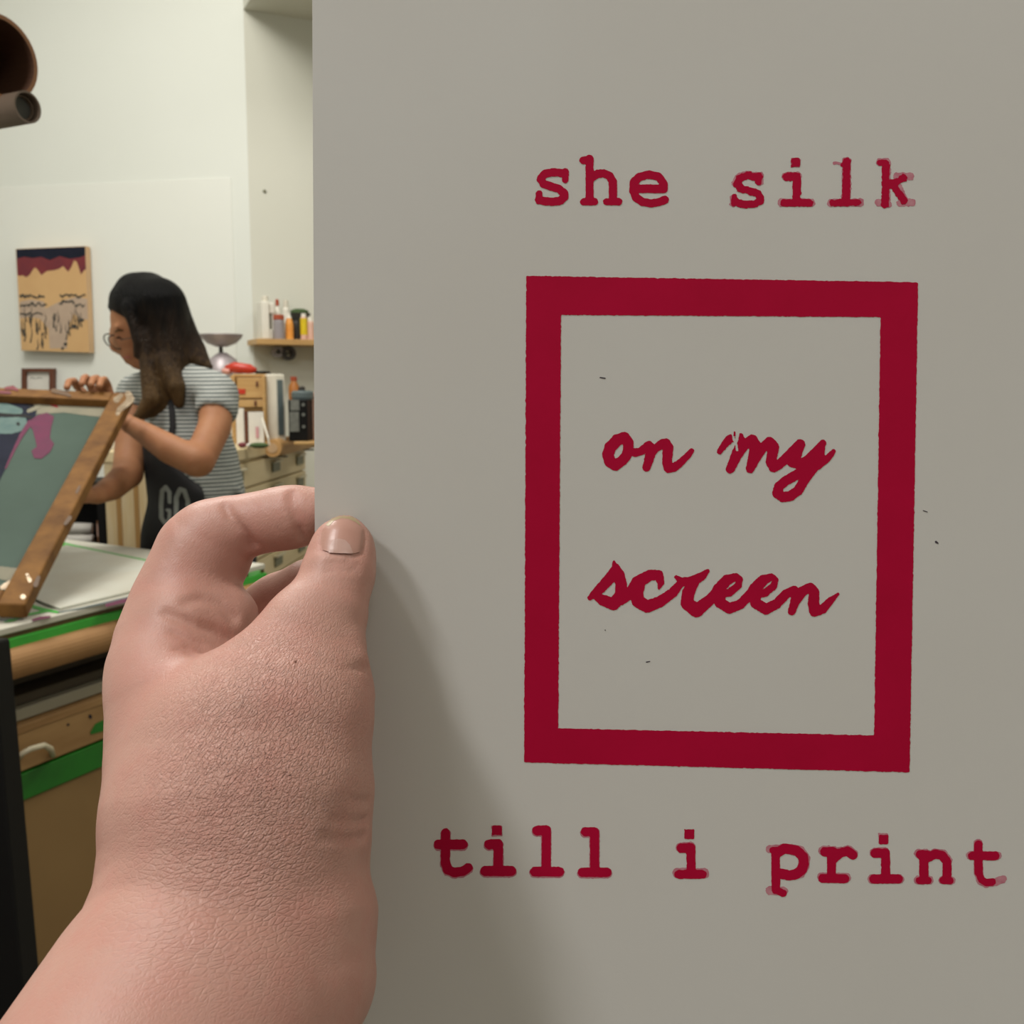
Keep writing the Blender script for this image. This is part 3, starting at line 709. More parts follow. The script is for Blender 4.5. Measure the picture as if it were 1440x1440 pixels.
mb=MB(); sidebox(mb,.12,zs(1102),-.05,-.012); mb.mk('lower_panel',M['brownpanel'],tab,bevel=.003)
mb=MB(); sidebox(mb,.5,zs(990),-.62,-.58); mb.mk('back_panel',M['darksheet'],tab)
for l in (0.0,1.38):
    for w0 in (-.16,-.75):
        mb=MB(); mb.box(Qf,OX,((l,l+.07),(w0-.02,w0+.05-.0),(0,ZT-.05))); mb.mk('leg',M['edge'],tab,bevel=.003)
# drawer pull
def sd(px,py,off): return Hp(px,py,Q+wv*off,wv)
pts=[sd(28,1066,-.012),sd(32,1059,.012),sd(44,1053,.022),sd(62,1048,.022),sd(71,1053,.018),sd(74,1062,-.01)]
MB().tube(pts,[.004,.0045,.005,.005,.0055,.005],10).mk('drawer_handle',M['handle'],dwr,smooth=True)
mp=lambda x,y:sd(x,y,-.0108)
patch('green_tape_scrap',M['greendk'],lambda X,Y:poly(X,Y,[(146,1012),(134,1018),(127,1030),(128,1033),(146,1028)]),(124,1008,150,1036),1,mp,dwr)
for m_,ps_ in ((M['navy'],[(127,1007,2.2),(128,1010,1.2)]),(M['navy'],[(96,1019,1.8)]),(M['navy'],[(133,1050,2),(142,1047,2.6)]),(M['maroon'],[(32,1027,2),(36,1026,1)]),(M['maroon'],[(108,1062,1.5),(104,1063,1)])):
    patch('ink_spot',m_,lambda X,Y:seg(X,Y,ps_),(min(q[0] for q in ps_)-4,min(q[1] for q in ps_)-4,max(q[0] for q in ps_)+4,max(q[1] for q in ps_)+4),.8,mp,dwr)
# sheets in the gap
for i,(y,m,s) in enumerate(((966,M['darksheet'],0),(956,M['darksheet'],.05))):
    zq=zs(973,-.03)
    tag(MB().box(Qf,OX,((.05,1.3),(-.55,-.045-s),(zq+.001+i*.02,zq+.019+i*.02))).mk('paper_stack',m,bevel=.003),('stack of dark brown sheets lying on the table shelf, the lower one','dark sheets lying on top of the lower stack under the table')[i],'paper stack')
# cardboard roll slung under the green edge
zr1,zr0=zs(895,.03),zs(938,.03); r=(zr1-zr0)/2; zc=(zr0+zr1)/2
ca=Qf+wv*(.0)-v*.02+Zv*zc; cb=Qf-v*1.5+wv*(.0)+Zv*zc
ro=thing('cardboard_roll',(ca+cb)/2-Zv*r,'long brown paper roll slung along the table side under the green tape','paper roll')
MB().tube([ca,ca-v*.5,ca-v*1.0,cb],[r,r*1.02,r,r],26).mk('roll',M['cardboard'],ro,smooth=False)
MB().tube([ca-v*-.06,ca+v*.0],r*.3,12).mk('spindle',M['steeldk'],ro); MB().tube([cb,cb-v*.08],r*.3,12).mk('spindle',M['steeldk'],ro)
for q_ in (ca+v*.05,cb-v*.06): MB().box(dn(q_,0),OX,((-.008,.008),(-.03,.02),(zc-.02,ZT-.05))).mk('roll_bracket',M['steeldk'],tab)
# tape lines on the board
def strip(name,pts,w,m,k=1):
    mp=lambda x,y:Hz(x,y,ZT+.0006*k)
    x0=min(p[0] for p in pts)-6;x1=max(p[0] for p in pts)+6;y0=min(p[1] for p in pts)-6;y1=max(p[1] for p in pts)+6
    return patch(name,m,lambda X,Y:seg(X,Y,[(p[0],p[1],p[2] if len(p)>2 else w) for p in pts]),(x0,y0,x1,y1),.9,mp,tab,.06)
strip('tape_line',[(84,764,3.2),(100,767,2),(150,777,1.4),(215,790,1.2),(290,806,1)],1.3,M['green'])
strip('tape_line',[(40,851,2.6),(60,857,2.4),(82,861,1.6)],2,M['green'])
strip('tape_line',[(8,873,2.2),(20,871,2.2),(40,864,1.6),(72,858,1.6)],2,M['green'],1.4)
strip('tape_line',[(0,871,1.0),(10,873,1.2)],1,M['slate'],1.8)
strip('tape_line',[(82,861,1.0),(110,856,1.2),(150,847,1.4),(190,838,1.6)],1,M['slate'])
strip('magenta_smear',[(150,851,2.2),(170,846,2.8),(192,841,2.2)],2,M['magenta'],1.2)
strip('magenta_smear',[(46,872,1.5),(56,869,2),(70,867,1.4)],2,M['magenta'],1.2)
strip('green_corner',[(186,832,2.6),(196,830,3)],2,M['green'],1.6)
strip('green_corner',[(352,808,3),(364,804,2.4)],2,M['greendk'],1.6)
tb=[Hz(*p,ZT+.001) for p in ((92,768),(214,793),(192,832),(84,858),(62,850),(46,842))]
tbs=[x+Zv*.004 for x in tb]; n=6
tag(mk('print_sheet',tb+tbs,[tuple(range(n-1,-1,-1)),tuple(range(n,2*n))]+[(i,(i+1)%n,(i+1)%n+n,i+n) for i in range(n)],mat('pale_sheet',(208,210,198),.32,c2=(196,192,176),scale=6,amt=.4)),'large pale sheet lying on the table inside the green tape lines','paper sheet')

# ================================================================== the screen held up by the woman
K1=P(187,552,2.5); K0=P(35,850,1.745)                      # top right and bottom right outer corners
e1=nrm(K1-K0); LS=np.linalg.norm(K1-K0)
Tl=P(0,543,2.46)
e2=nrm(Tl-K1); e2=nrm(e2-e1*np.dot(e2,e1)); e3=np.cross(e1,e2)     # e3: normal
if np.dot(e3,CAM-K0)<0: e3=-e3
WS=.66; bw=.046
scr=thing('silkscreen_frame',K0+e2*.3,'wooden silkscreen frame with grey green mesh, tilted up by the woman over the table','printing screen')
SA=(e1,e2,e3)
def sb(name,r,m,**k): return MB().box(K0,SA,r).mk(name,m,scr,**k)
sb('side_bar',((0,LS),(0,bw),(-.03,0)),M['framewood'],bevel=.004)
sb('side_bar',((0,LS),(WS-bw,WS),(-.03,0)),M['framewood'],bevel=.004)
sb('top_bar',((LS-bw,LS),(bw,WS-bw),(-.03,-.001)),M['framewood'],bevel=.004)
sb('bottom_bar',((0,bw),(bw,WS-bw),(-.03,-.001)),M['framewood'],bevel=.004)
msh=sb('mesh',((bw,LS-bw),(bw,WS-bw),(-.024,-.021)),M['screen'])
def onS(k=1): return lambda x,y:Hp(x,y,K0+e3*(-.021+.0005*k),e3)
def onB(k=1): return lambda x,y:Hp(x,y,K0+e3*(.0005*k),e3)
clipS=[(0,560),(168,569),(34,824),(0,806)]
def S(name,m,fn,box,k,par=msh,mp=None): return patch(name,m,fn,box,1.0,mp or onS(k),par,.12)
S('tape_strip',M['tapeclear'],lambda X,Y:poly(X,Y,[(-40,556),(166,572),(156,588),(120,584),(90,580),(60,582),(-40,584)]),(-40,550,170,594),1)
S('navy_area',M['navy'],lambda X,Y:poly(X,Y,[(-60,560),(40,566),(52,578),(46,594),(34,612),(20,634),(10,655),(-2,678),(-60,760)]),(-60,556,56,760),1.6)
S('pale_smear',M['tealpatch'],lambda X,Y:np.minimum(seg(X,Y,[(-30,572,10),(4,574,9),(28,578,4)]),poly(X,Y,[(-40,586),(10,587),(36,586),(38,594),(30,606),(16,610),(-40,609)])),(-45,556,60,614),2)
S('dark_streak',M['black'],lambda X,Y:np.minimum(seg(X,Y,[(-20,556,3),(0,557,3.5),(20,560,4.5),(36,563,4),(48,574,2.5)]),np.minimum(seg(X,Y,[(0,583,2.5),(20,584,2),(36,585,2.5),(44,587,1.6)]),seg(X,Y,[(25.5,596,2.6)]))),(-25,550,56,600),2.6)
S('magenta_stain',M['magenta'],lambda X,Y:np.minimum(poly(X,Y,[(52,584),(66,580),(76,586),(72,600),(70,616),(76,624),(70,636),(58,645),(48,644),(44,634),(52,628),(48,612),(46,604),(40,598),(44,590)]),seg(X,Y,[(42,594,3.5),(30,612,2.8),(20,632,1.8),(8,658,1.2)])),(4,576,84,662),2.2)
S('crimson_stain',M['crimson'],lambda X,Y:poly(X,Y,[(48,561),(64,557),(78,564),(82,574),(76,572),(66,568),(56,568)]),(44,552,88,578),2.2)
S('pale_smear',M['tapeclear'],lambda X,Y:seg(X,Y,[(40,578,2.5),(50,574,3),(56,570,2.4)]),(34,566,62,584),3)
# bare margins beside the bars
S('tape_strip',M['tapeclear'],lambda X,Y:poly(X,Y,[(34,800),(44,802),(34,822),(-40,806),(-40,792)]),(-40,790,50,826),1.3)
# bright tape and stains on the bars
S('shiny_tape',M['silver'],lambda X,Y:np.minimum(seg(X,Y,[(164,562,4.5),(170,556,3)]),seg(X,Y,[(180,554,4.5),(184,561,5),(178,568,4.5),(168,576,3.5),(165,582,2.6)])),(156,546,194,590),1,scr,onB(1))
S('shiny_tape',M['silver'],lambda X,Y:np.minimum(seg(X,Y,[(32,839,4)]),seg(X,Y,[(38,808,2),(42,816,3)])),(24,800,50,848),1,scr,onB(1))
S('shiny_tape',M['silver'],lambda X,Y:seg(X,Y,[(3,826,3),(14,822,6),(22,829,3)]),(-4,812,28,836),3,msh)
S('dark_stain',M['edge'],lambda X,Y:np.minimum(seg(X,Y,[(98,728,3),(92,736,2.5)]),np.minimum(seg(X,Y,[(54,812,2.5),(50,822,3.5)]),np.minimum(seg(X,Y,[(112,684,1.6),(108,692,2)]),seg(X,Y,[(75,549,3),(92,553,3),(98,556,2)])))),(44,545,120,830),1.6,scr,onB(1.4))
S('red_stain',M['maroon'],lambda X,Y:np.minimum(seg(X,Y,[(8,546,2),(18,545,3),(24,548,2)]),seg(X,Y,[(0,551,2),(14,552,2)])),(-4,540,30,556),1.6,scr,onB(1.4))

# ================================================================== black post at the lower left
a=P(-24,900,1.5);b=P(24,1440,1.5); ax=nrm(a-b); k=-b[2]/ax[2]; bot=b+ax*k
po=thing('stand_post',bot,'black metal post standing in front of the table side, left edge','post')
def sqtube(p,q,h):
    X=RX; Y=np.cross(nrm(q-p),X); Y=nrm(Y); return MB().box(p,(X,Y,nrm(q-p)),((-h,h),(-h,h),(0,np.linalg.norm(q-p))))
sqtube(bot,a,.027).mk('post',M['black'],po,bevel=.004)
MB().box(bot,(RX,RY,Zv),((-.16,.16),(-.16,.16),(0,.02))).mk('foot_plate',M['black'],po,bevel=.004)

# ================================================================== cardboard tubes on a rack, upper left
d=1.2
ca=P(3,80,d); 
def hollow(c,ax,R_,r_,L,n=40):
    X=nrm(np.cross(ax,[0,0,1]));Y=np.cross(X,ax); V=[];Fc=[]
    for rr_,h in ((R_,0),(R_,L),(r_,L),(r_,0)):
        for q_ in range(n):
            a_=2*math.pi*q_/n; V.append(c+X*rr_*math.cos(a_)+Y*rr_*math.sin(a_)+ax*h)
    for s_ in range(4):
        for w_ in range(n): a1=s_*n+w_;b1=s_*n+(w_+1)%n;e_=(s_+1)%4*n; Fc.append((a1,b1,e_+(w_+1)%n,e_+w_))
    return V,Fc
axT=nrm([-.86,.45,.0]); R1=.048
t1=thing('cardboard_tube',ca-Zv*R1,'wide brown cardboard tube with a dark open end, upper left corner','tube')
V,Fc=hollow(ca,axT,R1,R1-.005,.6); fmm=[1 if 2*40<=i<3*40 else 0 for i in range(len(Fc))]
mk('tube',V,Fc,M['tube'],t1,mats=[M['tubein']],fm=fmm)
cb=P(39,150.5,d); axB=axT; R2=.0182
t2=thing('rolled_print',cb-Zv*R2,'smaller grey brown roll lying just below the wide cardboard tube','paper roll')
V,Fc=hollow(cb,axB,R2,R2-.0022,.6); mk('roll',V,Fc,M['darkroll'],t2,smooth=False)
V,Fc=hollow(cb+axB*.008,axB,R2-.004,R2-.0055,.55); mk('inner_layer',V,Fc,M['darkroll'],t2)
MB().tube([cb+axB*.012,cb+axB*.5],R2-.0058,24).mk('dark_core',M['grey'],t2)
rk=thing('tube_rack',[cb[0]-.35,cb[1]+.15,HT-.01],'wire hangers from the ceiling holding the two rolled tubes, outside the left edge','rack')
for L_ in (.16,.46):
    for c_,R_ in ((ca+axT*L_,R1),(cb+axB*L_,R2)):
        X=np.cross(axT,Zv); X=nrm(X); r_=R_+.004; s_=1 if R_==R1 else -1
        arc=[c_+X*r_*math.cos(t)*s_+Zv*r_*math.sin(t) for t in np.linspace(-math.pi*.9,0,12)]
        top=arc[-1].copy(); top[2]=HT-.01
        MB().tube(arc+[top],.002,6).mk('wire_hanger',M['steeldk'],rk)
# ================================================================== the woman
lo=P(60,300,2.2); 
xs=[P(80,500,2.3)[0]-.05,P(370,500,2.6)[0]+.05]
def bodyfield(lo,hi,res): return Field(lo,hi,res)
BLO=[-1.32,2.25,.0]; BHI=[-.55,3.25,1.72]
hd=2.78
headN=[N(203,438,hd,40),N(208,448,hd,42)]
faceN=[[N(190,452,hd,33),N(189,474,hd,26)],[N(183,470,hd,24),N(190,494,hd,20),N(195,506,hd,14)]]
torso=[N(242,556,2.80,36),N(262,600,2.78,50),N(272,650,2.77,56),N(280,700,2.77,58),N(284,760,2.78,62)]
shl=[N(300,550,2.70,24),N(250,540,2.79,30),N(194,552,2.92,22)]
la=[N(306,556,2.68,24),N(302,600,2.62,23),N(280,648,2.52,22)]
lf=[N(276,649,2.50,21),N(240,632,2.52,21),N(205,610,2.56,16),N(178,594,2.585,12)]
ra=[N(192,556,2.92,22),N(186,610,2.82,22),N(180,664,2.68,21)]
rf=[N(178,668,2.66,20),N(158,686,2.56,18),N(136,696,2.44,13),N(126,697,2.40,11)]
hipz=torso[-1]
hx,hy,hz_=hipz[0],hipz[1],hipz[2]
legs=[]
for s,(ox,oy) in ((1,(.06,-.07)),(-1,(-.07,.07))):
    legs.append([[hx+ox*.9,hy+oy*.9,hz_-.02,.095],[hx+ox,hy+oy,.70,.082],[hx+ox,hy+oy,.48,.058],[hx+ox+.01,hy+oy+.01,.30,.052],[hx+ox+.015,hy+oy+.015,.09,.036]])
f=Field(BLO,BHI,.0062)
f.add(torso,.02); f.add(shl,.03); f.add([N(216,494,hd,20),N(238,540,2.79,24)],.02)
f.add(headN,.01); 
for c in faceN: f.add(c,.02)
f.add([N(158,464,hd,4.5),N(158,478,hd,4),N(159.5,489,hd,5.5),N(168,494,hd,5)],.004)       # nose
f.add([N(163,462,2.755,5),N(166,460,2.72,4)],.008)
f.add([N(175,501,hd,4.6)],.004); f.add([N(180,509,hd,4.4)],.004)        # lips
f.add([N(222,470,2.70,6),N(220,482,2.70,4)],.004)                     # ear
for c in (la,lf,ra,rf): f.add(c,.016)
for l in legs: f.add(l,.03)
for l in legs:
    b=l[-1]; f.add([[b[0],b[1],.06,.036],[b[0]-.08,b[1]-.06,.035,.032],[b[0]-.13,b[1]-.10,.03,.026]],.02)
V,Fc=f.mesh(2)
# left hand: palm behind the top bar, four fingers over it, thumb below; right hand round the side bar
hl=Field([-1.25,2.38,1.12],[-.90,2.72,1.42],.0032)
pw=onB(0)
hl.add([N(184,598,2.575,13),N(172,590,2.59,11),N(160,577,2.60,11)],.006)
hl.add([N(164,580,2.60,11),N(150,566,2.60,12)],.008,(FW,1.5)); hl.add([N(146,572,2.60,11),N(132,562,2.60,11)],.008,(FW,1.5))
for i,(x0,x1,x2,dy) in enumerate(((156,148,143,2),(148,137,131,0),(138,122,118,-1),(130,105,97,4))):
    dt=2.515-.0006*(150-x1)
    hl.add([N(x0,560+i*1.5,2.60,6),N(x1+3,539+dy,2.60,5.6),N(x1-1,532+dy,2.57,5.4),N(x2,533+dy,2.51,5),N(x2-3,541+dy,2.475,4.6)],.0025)
hl.add([N(168,588,2.58,7),N(158,590,2.56,6),N(146,586,2.555,5)],.004)
V1,F1=hl.mesh(1)
hr=Field([-1.15,2.1,.90],[-.90,2.52,1.22],.0032)
hr.add([N(136,696,2.44,13),N(126,697,2.40,11),N(118,696,2.36,12)],.006); hr.add([N(118,692,2.37,11),N(108,690,2.31,11)],.008,(FW,1.3))
for i in range(4):
    y=674+i*9; hr.add([N(110,y+6,2.33,6),N(98-i*3,y,2.31,5.4),N(90-i*4,y-2,2.27,5)],.0025)
hr.add([N(122,686,2.38,7),N(118,674,2.33,6),N(112,668,2.27,5)],.003)
V2,F2=hr.mesh(1)
n1=len(V);n2=n1+len(V1)
VV=np.concatenate([V,V1,V2]); FF=np.concatenate([Fc,F1+n1,F2+n2])
per=thing('person',[hx,hy,0],'woman with long dark hair, glasses, striped grey t-shirt and black apron, holding up the screen','person')
mk('body',VV,FF,M['skin2'],per,smooth=True); bB=bvh(VV,FF)
def proj(b,off):
    def fn(x,y):
        q=ray(x,y); h=b.ray_cast(Vector(CAM),Vector(nrm(q)))
        if h[0] is None: return P(x,y,hd-.05)
        return np.array(h[0])-nrm(q)*off
    return fn
patch('eyebrow',M['hair'],lambda X,Y:seg(X,Y,[(161.5,467,.8),(167,464,1.3),(173,465,.8)]),(158,460,177,470),.7,proj(bB,.0015),per)
patch('eye',M['black'],lambda X,Y:seg(X,Y,[(163,475.5,.6),(167,474.5,1.3),(171,476,.6)]),(160,471,175,479),.6,proj(bB,.0015),per)
patch('lips',mat('lip_skin',(168,92,78),.5),lambda X,Y:seg(X,Y,[(174,503,1.2),(179,502,1.6),(184,503,.6)]),(170,498,188,508),.6,proj(bB,.0015),per)
# shirt
f=Field(BLO,BHI,.0062)
g=lambda ns,e:[[a[0],a[1],a[2],a[3]+e] for a in ns]
f.add(g(torso,.011),.02); f.add(g(shl,.009),.03); 
slL=[la[0],N(305,574,2.655,24)]; slR=[ra[0],N(190,578,2.88,21)]
f.add(g(slL,.010),.012); f.add(g(slR,.010),.012)
f.plane(P(330,701,2.75),[0.05,0.05,-1])
# cut sleeves flat
ax=nrm(np.array(la[2][:3])-np.array(la[0][:3])); c=np.array(slL[1][:3])
f.cut([[*(c+ax*.075),.062]],.002); ax2=nrm(np.array(ra[2][:3])-np.array(ra[0][:3])); c=np.array(slR[1][:3]); f.cut([[*(c+ax2*.075),.062]],.002)
f.cut([N(216,500,hd,20),N(228,524,2.79,25)],.004)
f.add([N(334,690,2.72,6),N(344,697,2.71,2)],.02)
V,Fc=f.mesh(1); sh_o=mk('t_shirt',V,Fc,M['shirt'],per,smooth=True); shirtV,shirtF=V,Fc
# trousers
f=Field(BLO,BHI,.0062); f.add(g([torso[-1],[hx,hy,hz_-.05,torso[-1][3]]],.012),.02); f.add(g([torso[-2],torso[-1]],.006),.02)
for l in legs: f.add(g(l,.012),.03)
f.plane([0,0,P(300,690,2.77)[2]],[0,0,1]); f.plane([0,0,.09],[0,0,-1])
V,Fc=f.mesh(1); mk('trousers',V,Fc,M['pants'],per,smooth=True)
for l in legs:
    b=l[-1]; f=Field([b[0]-.24,b[1]-.2,0],[b[0]+.1,b[1]+.1,.16],.005)
    f.add([[b[0],b[1],.08,.044],[b[0],b[1],.045,.044]],.01); f.add([[b[0],b[1],.045,.044],[b[0]-.08,b[1]-.06,.04,.042],[b[0]-.14,b[1]-.105,.034,.034]],.02); f.plane([0,0,0.004],[0,0,-1])
    V,Fc=f.mesh(1); mk('shoe',V,Fc,M['black'],per,smooth=True)
# apron: bib and skirt hanging over the front
fc=nrm([-.78,-.62,0])
f=Field(BLO,BHI,.0062)
f.add(g(torso[1:],.020),.02); f.add([[hx-.01,hy-.01,hz_,torso[-1][3]+.024],[hx-.02,hy-.02,.62,torso[-1][3]+.035]],.03)
c=np.array(torso[2][:3]); f.plane(c+fc*.028,-fc); f.plane([0,0,P(240,618,2.7)[2]],[0,0,1]); f.plane([0,0,.55],[0,0,-1])
# side edge slants from the bib to the waist tie
sd_=np.array([fc[1],-fc[0],0]); 
if sd_[0]<0: sd_=-sd_
p=P(262,660,2.66); f.plane(p,nrm(sd_*1.0+Zv*.75))
V,Fc=f.mesh(1); ap=mk('apron',V,Fc,M['blackcloth'],per,smooth=True); apB=bvh(V,Fc)
# GO lettering on the apron front
def proj(b,off):
    def fn(x,y):
        r=ray(x,y); h=b.ray_cast(Vector(CAM),Vector(nrm(r)))
        if h[0] is None: return P(x,y,2.6)
        return np.array(h[0])-nrm(r)*off
    return fn
def go(X,Y):
    G=seg(X,Y,[(238.5,706,2.6),(238,692,3),(233,685,3),(228,690,3.2),(226.5,710,3.2),(227,728,3.2),(232,736,2.8),(238,731,2.6),(238.5,718,2.4),(234.5,717,1.8)])
    O=seg(X,Y,[(247,738,3),(248,700,3.4),(253,688,3.2),(259,690,3.2),(264,704,3.2),(266,730,3),(262,744,3),(254,748,2.8),(248,742,3)])
    return np.minimum(G,O)
patch('lettering',mat('grey_print',(128,132,124),.8),go,(220,676,274,756),1.0,proj(apB,.002),ap,.1)
# shoulder strap and waist tie lying on the shirt
sB=bvh(shirtV,shirtF)
def strapmesh(name,pts,hw):
    ps=proj(sB,.004); V=[];
    for x,y in pts: V+= [ps(x-hw,y),ps(x+hw,y),ps(x+hw,y)-FW*.003,ps(x-hw,y)-FW*.003]
    Fc=[(0,1,2,3)]
    for i in range(len(pts)-1):
        a=i*4
        for k in range(4): Fc.append((a+k,a+4+k,a+4+(k+1)%4,a+(k+1)%4))
    Fc.append((len(V)-1,len(V)-2,len(V)-3,len(V)-4)); mk(name,V,Fc,M['blackcloth'],per)
strapmesh('apron_strap',[(236,548),(240,565),(242,580),(243,600),(238,625)],4.0)
# hair
f=Field([-1.25,2.4,1.08],[-.7,3.1,1.72],.005)
f.add([N(204,433,hd,47),N(213,440,hd,48.5)],.01); f.add([N(176,421,hd-.01,19),N(188,408,hd,23),N(210,410,hd,25)],.02); f.add([N(166,426,hd-.01,9),N(153,432,hd-.01,2.5)],.01)
f.cut([N(166,482,2.80,38),N(170,508,2.80,33)],.006)
f.cut([N(158,449,2.74,13),N(166,462,2.70,17),N(176,482,2.68,18),N(186,500,2.67,14)],.006); f.cut([N(160,452,2.80,13),N(156,456,2.86,12)],.004)
f.add([N(222,430,2.75,40),N(232,470,2.75,34),N(238,510,2.74,30),N(236,545,2.72,25),N(225,570,2.70,15),N(205,584,2.68,6)],.015)
f.add([N(240,440,2.80,26),N(256,470,2.80,22),N(272,494,2.78,18),N(287,512,2.74,10),N(296,516,2.72,4)],.012)
f.add([N(182,432,2.70,11),N(189,458,2.69,8),N(194,482,2.685,7),N(192,500,2.685,4.5)],.006)
f.add([N(206,470,2.70,10),N(206,505,2.69,10),N(210,535,2.68,12),N(214,562,2.67,14),N(196,584,2.66,7),N(184,590,2.66,3)],.01)
f.add([N(232,510,2.70,16),N(248,545,2.68,14),N(252,566,2.68,8)],.01)
V,Fc=f.mesh(1)
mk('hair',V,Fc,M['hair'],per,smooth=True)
# glasses
gl=thing('eyeglasses',P(158,480,hd),'thin wire glasses on the woman, seen from the side','glasses')
gl.parent=per; gl.location=Vector(P(158,480,hd))-wloc(per)
del gl['label'],gl['category']
def ring(c,X,Y,rx,ry,r,n=22):
    pts=[c+X*rx*math.cos(2*math.pi*i/n)+Y*ry*math.sin(2*math.pi*i/n) for i in range(n+1)]; return MB().tube(pts,r,6,False)
gx=nrm(P(147,475,hd)-P(165,487,hd)); Xg=nrm(np.array([-.35,-.9,0])); Yg=nrm(P(152,471,hd)-P(160,492,hd))
for c in (P(163,481,2.735),P(156,479,2.80)):
    ring(c,Xg,Yg,.025,.020,.0018).mk('rim',M['steeldk'],gl)
    lens=[(c+Xg*.023*math.cos(a)+Yg*.018*math.sin(a)) for a in [2*math.pi*i/20 for i in range(20)]]
    nx=np.cross(Xg,Yg); V=lens+[p+nx*.0012 for p in lens]
    mk('lens',V,[tuple(range(20)),tuple(range(39,19,-1))]+[(i,(i+1)%20,(i+1)%20+20,i+20) for i in range(20)],M['lens'],gl)
MB().tube([P(170,478,2.715),P(196,473,2.70),P(220,470,2.69)],.0013,6).mk('temple_arm',M['steeldk'],gl)

# ================================================================== the printed sheet
DP=.285
def pf(x,y): 
    X=(x-442)/1000.;Y=(y-740)/1000.
    b=min(1,max(0,X*3)); return DP+.0022*math.sin(X*2.2)*(1-.5*Y)-.0035*X*X+.0016*math.sin(Y*2.4+.5)*b
def PP(x,y,off=0):
    p=P(x,y,pf(x,y)); return p-FW*off
LE=lambda y:439+ (y/690.)*3.4 if y<760 else 442.7+(y-760)*.004
sheet=thing('printed_sheet',PP(1010,1650),'large white paper sheet printed in crimson with words and a rectangular frame','paper')
nx_,ny_=40,56; V=[];Fc=[]
for s in (0,1):
    for j in range(ny_+1):
        y=-190+1850*j/ny_
        for i in range(nx_+1):
            x=LE(y)+(1588-LE(y))*i/nx_; V.append(PP(x,y,0)+FW*(.00028*s))
k=(nx_+1)*(ny_+1)
for j in range(ny_):
    for i in range(nx_):
        a=j*(nx_+1)+i; Fc.append((a,a+nx_+1,a+nx_+2,a+1)); Fc.append((a+k,a+1+k,a+nx_+2+k,a+nx_+1+k))
bd=[i for i in range(nx_+1)]+[(j+1)*(nx_+1)-1 for j in range(1,ny_+1)]+[ny_*(nx_+1)+i for i in range(nx_-1,-1,-1)]+[j*(nx_+1) for j in range(ny_-1,0,-1)]
for a,b in zip(bd,bd[1:]+bd[:1]): Fc.append((a,b,b+k,a+k))
mk('paper',V,Fc,M['paper'],sheet,smooth=False)
def ink(name,m,strokes,step=1.3,off=.00010,jit=.22,extra=None,grow=0):
    pts=[p for s in strokes for p in s]
    x0=min(p[0]-p[2] for p in pts)-4;x1=max(p[0]+p[2] for p in pts)+4;y0=min(p[1]-p[2] for p in pts)-4;y1=max(p[1]+p[2] for p in pts)+4
    def fn(X,Y):
        D=np.full(X.shape,1e3)
        for s in strokes:
            if len(s)==1 and len(s[0])==4:   # square dot
                D=np.minimum(D,np.maximum(abs(X-s[0][0]),abs(Y-s[0][1]))-s[0][2]-grow)
            else: D=np.minimum(D,seg(X,Y,[(p[0],p[1],p[2]+grow) for p in s]))
        return extra(X,Y,D) if extra else D
    return patch(name,m,fn,(x0,y0,x1,y1),step,lambda x,y:PP(x,y,off),sheet,jit)
def T(strokes,ox,oy,s,r=None):
    return [[(ox+p[0]/s,oy+p[1]/s,(p[2] if len(p)>2 else r)/s)+((1,) if len(p)>3 else ()) for p in st] for st in strokes]
cvr=lambda pts,r:[(x,y,r) for x,y in pts]
she=[cvr([(362,270),(358,350)],30),cvr([(345,290),(300,280),(235,278),(170,292),(133,340),(160,385),(230,408),(300,430),(350,470),(352,505),(310,540),(240,550),(160,542),(118,530)],38),cvr([(118,475),(116,540)],32),
 cvr([(525,168),(583,158)],36),cvr([(583,152),(583,540)],37),cvr([(530,548),(628,548)],34),cvr([(600,330),(650,293),(710,287),(765,310),(797,360),(797,540)],38),cvr([(742,548),(850,548)],34),
 cvr([(1000,428),(1262,430)],40),cvr([(1265,425),(1262,380),(1220,320),(1130,298),(1040,320),(990,370),(985,450),(1010,510),(1070,550),(1150,564),(1220,552),(1275,530)],38)]
silk=[cvr([(245,195),(240,235)],26),cvr([(225,200),(160,188),(105,210),(85,250),(110,285),(170,300),(230,318),(255,350),(248,375),(210,395),(150,400),(90,388),(70,372)],28),cvr([(62,345),(62,392)],22),
 [(508,97,32,1)],cvr([(445,200),(515,198)],31),cvr([(515,200),(515,385)],30),cvr([(422,388),(608,388)],27),
 cvr([(850,112),(880,92)],20),cvr([(877,92),(872,385)],29),cvr([(775,388),(960,385)],25),
 cvr([(1160,105),(1155,400)],28),cvr([(1118,98),(1158,98)],22),cvr([(1190,260),(1290,208)],26),cvr([(1200,245),(1292,372)],27)]
silkg=[cvr([(250,190),(248,235)],28),cvr([(215,192),(150,184),(95,206),(76,246)],30),cvr([(58,350),(58,395)],25),cvr([(405,385),(622,385)],30),[(508,96,35,1)],cvr([(440,196),(520,196)],34),
 cvr([(765,388),(975,384)],29),cvr([(790,100),(838,106)],12),cvr([(877,85),(874,380)],34),cvr([(1115,92),(1165,92)],28),cvr([(1165,95),(1160,390)],32),cvr([(1105,385),(1180,398)],26),cvr([(1240,195),(1338,195)],27),cvr([(1265,390),(1350,384)],27),cvr([(1240,250),(1300,370)],26)]
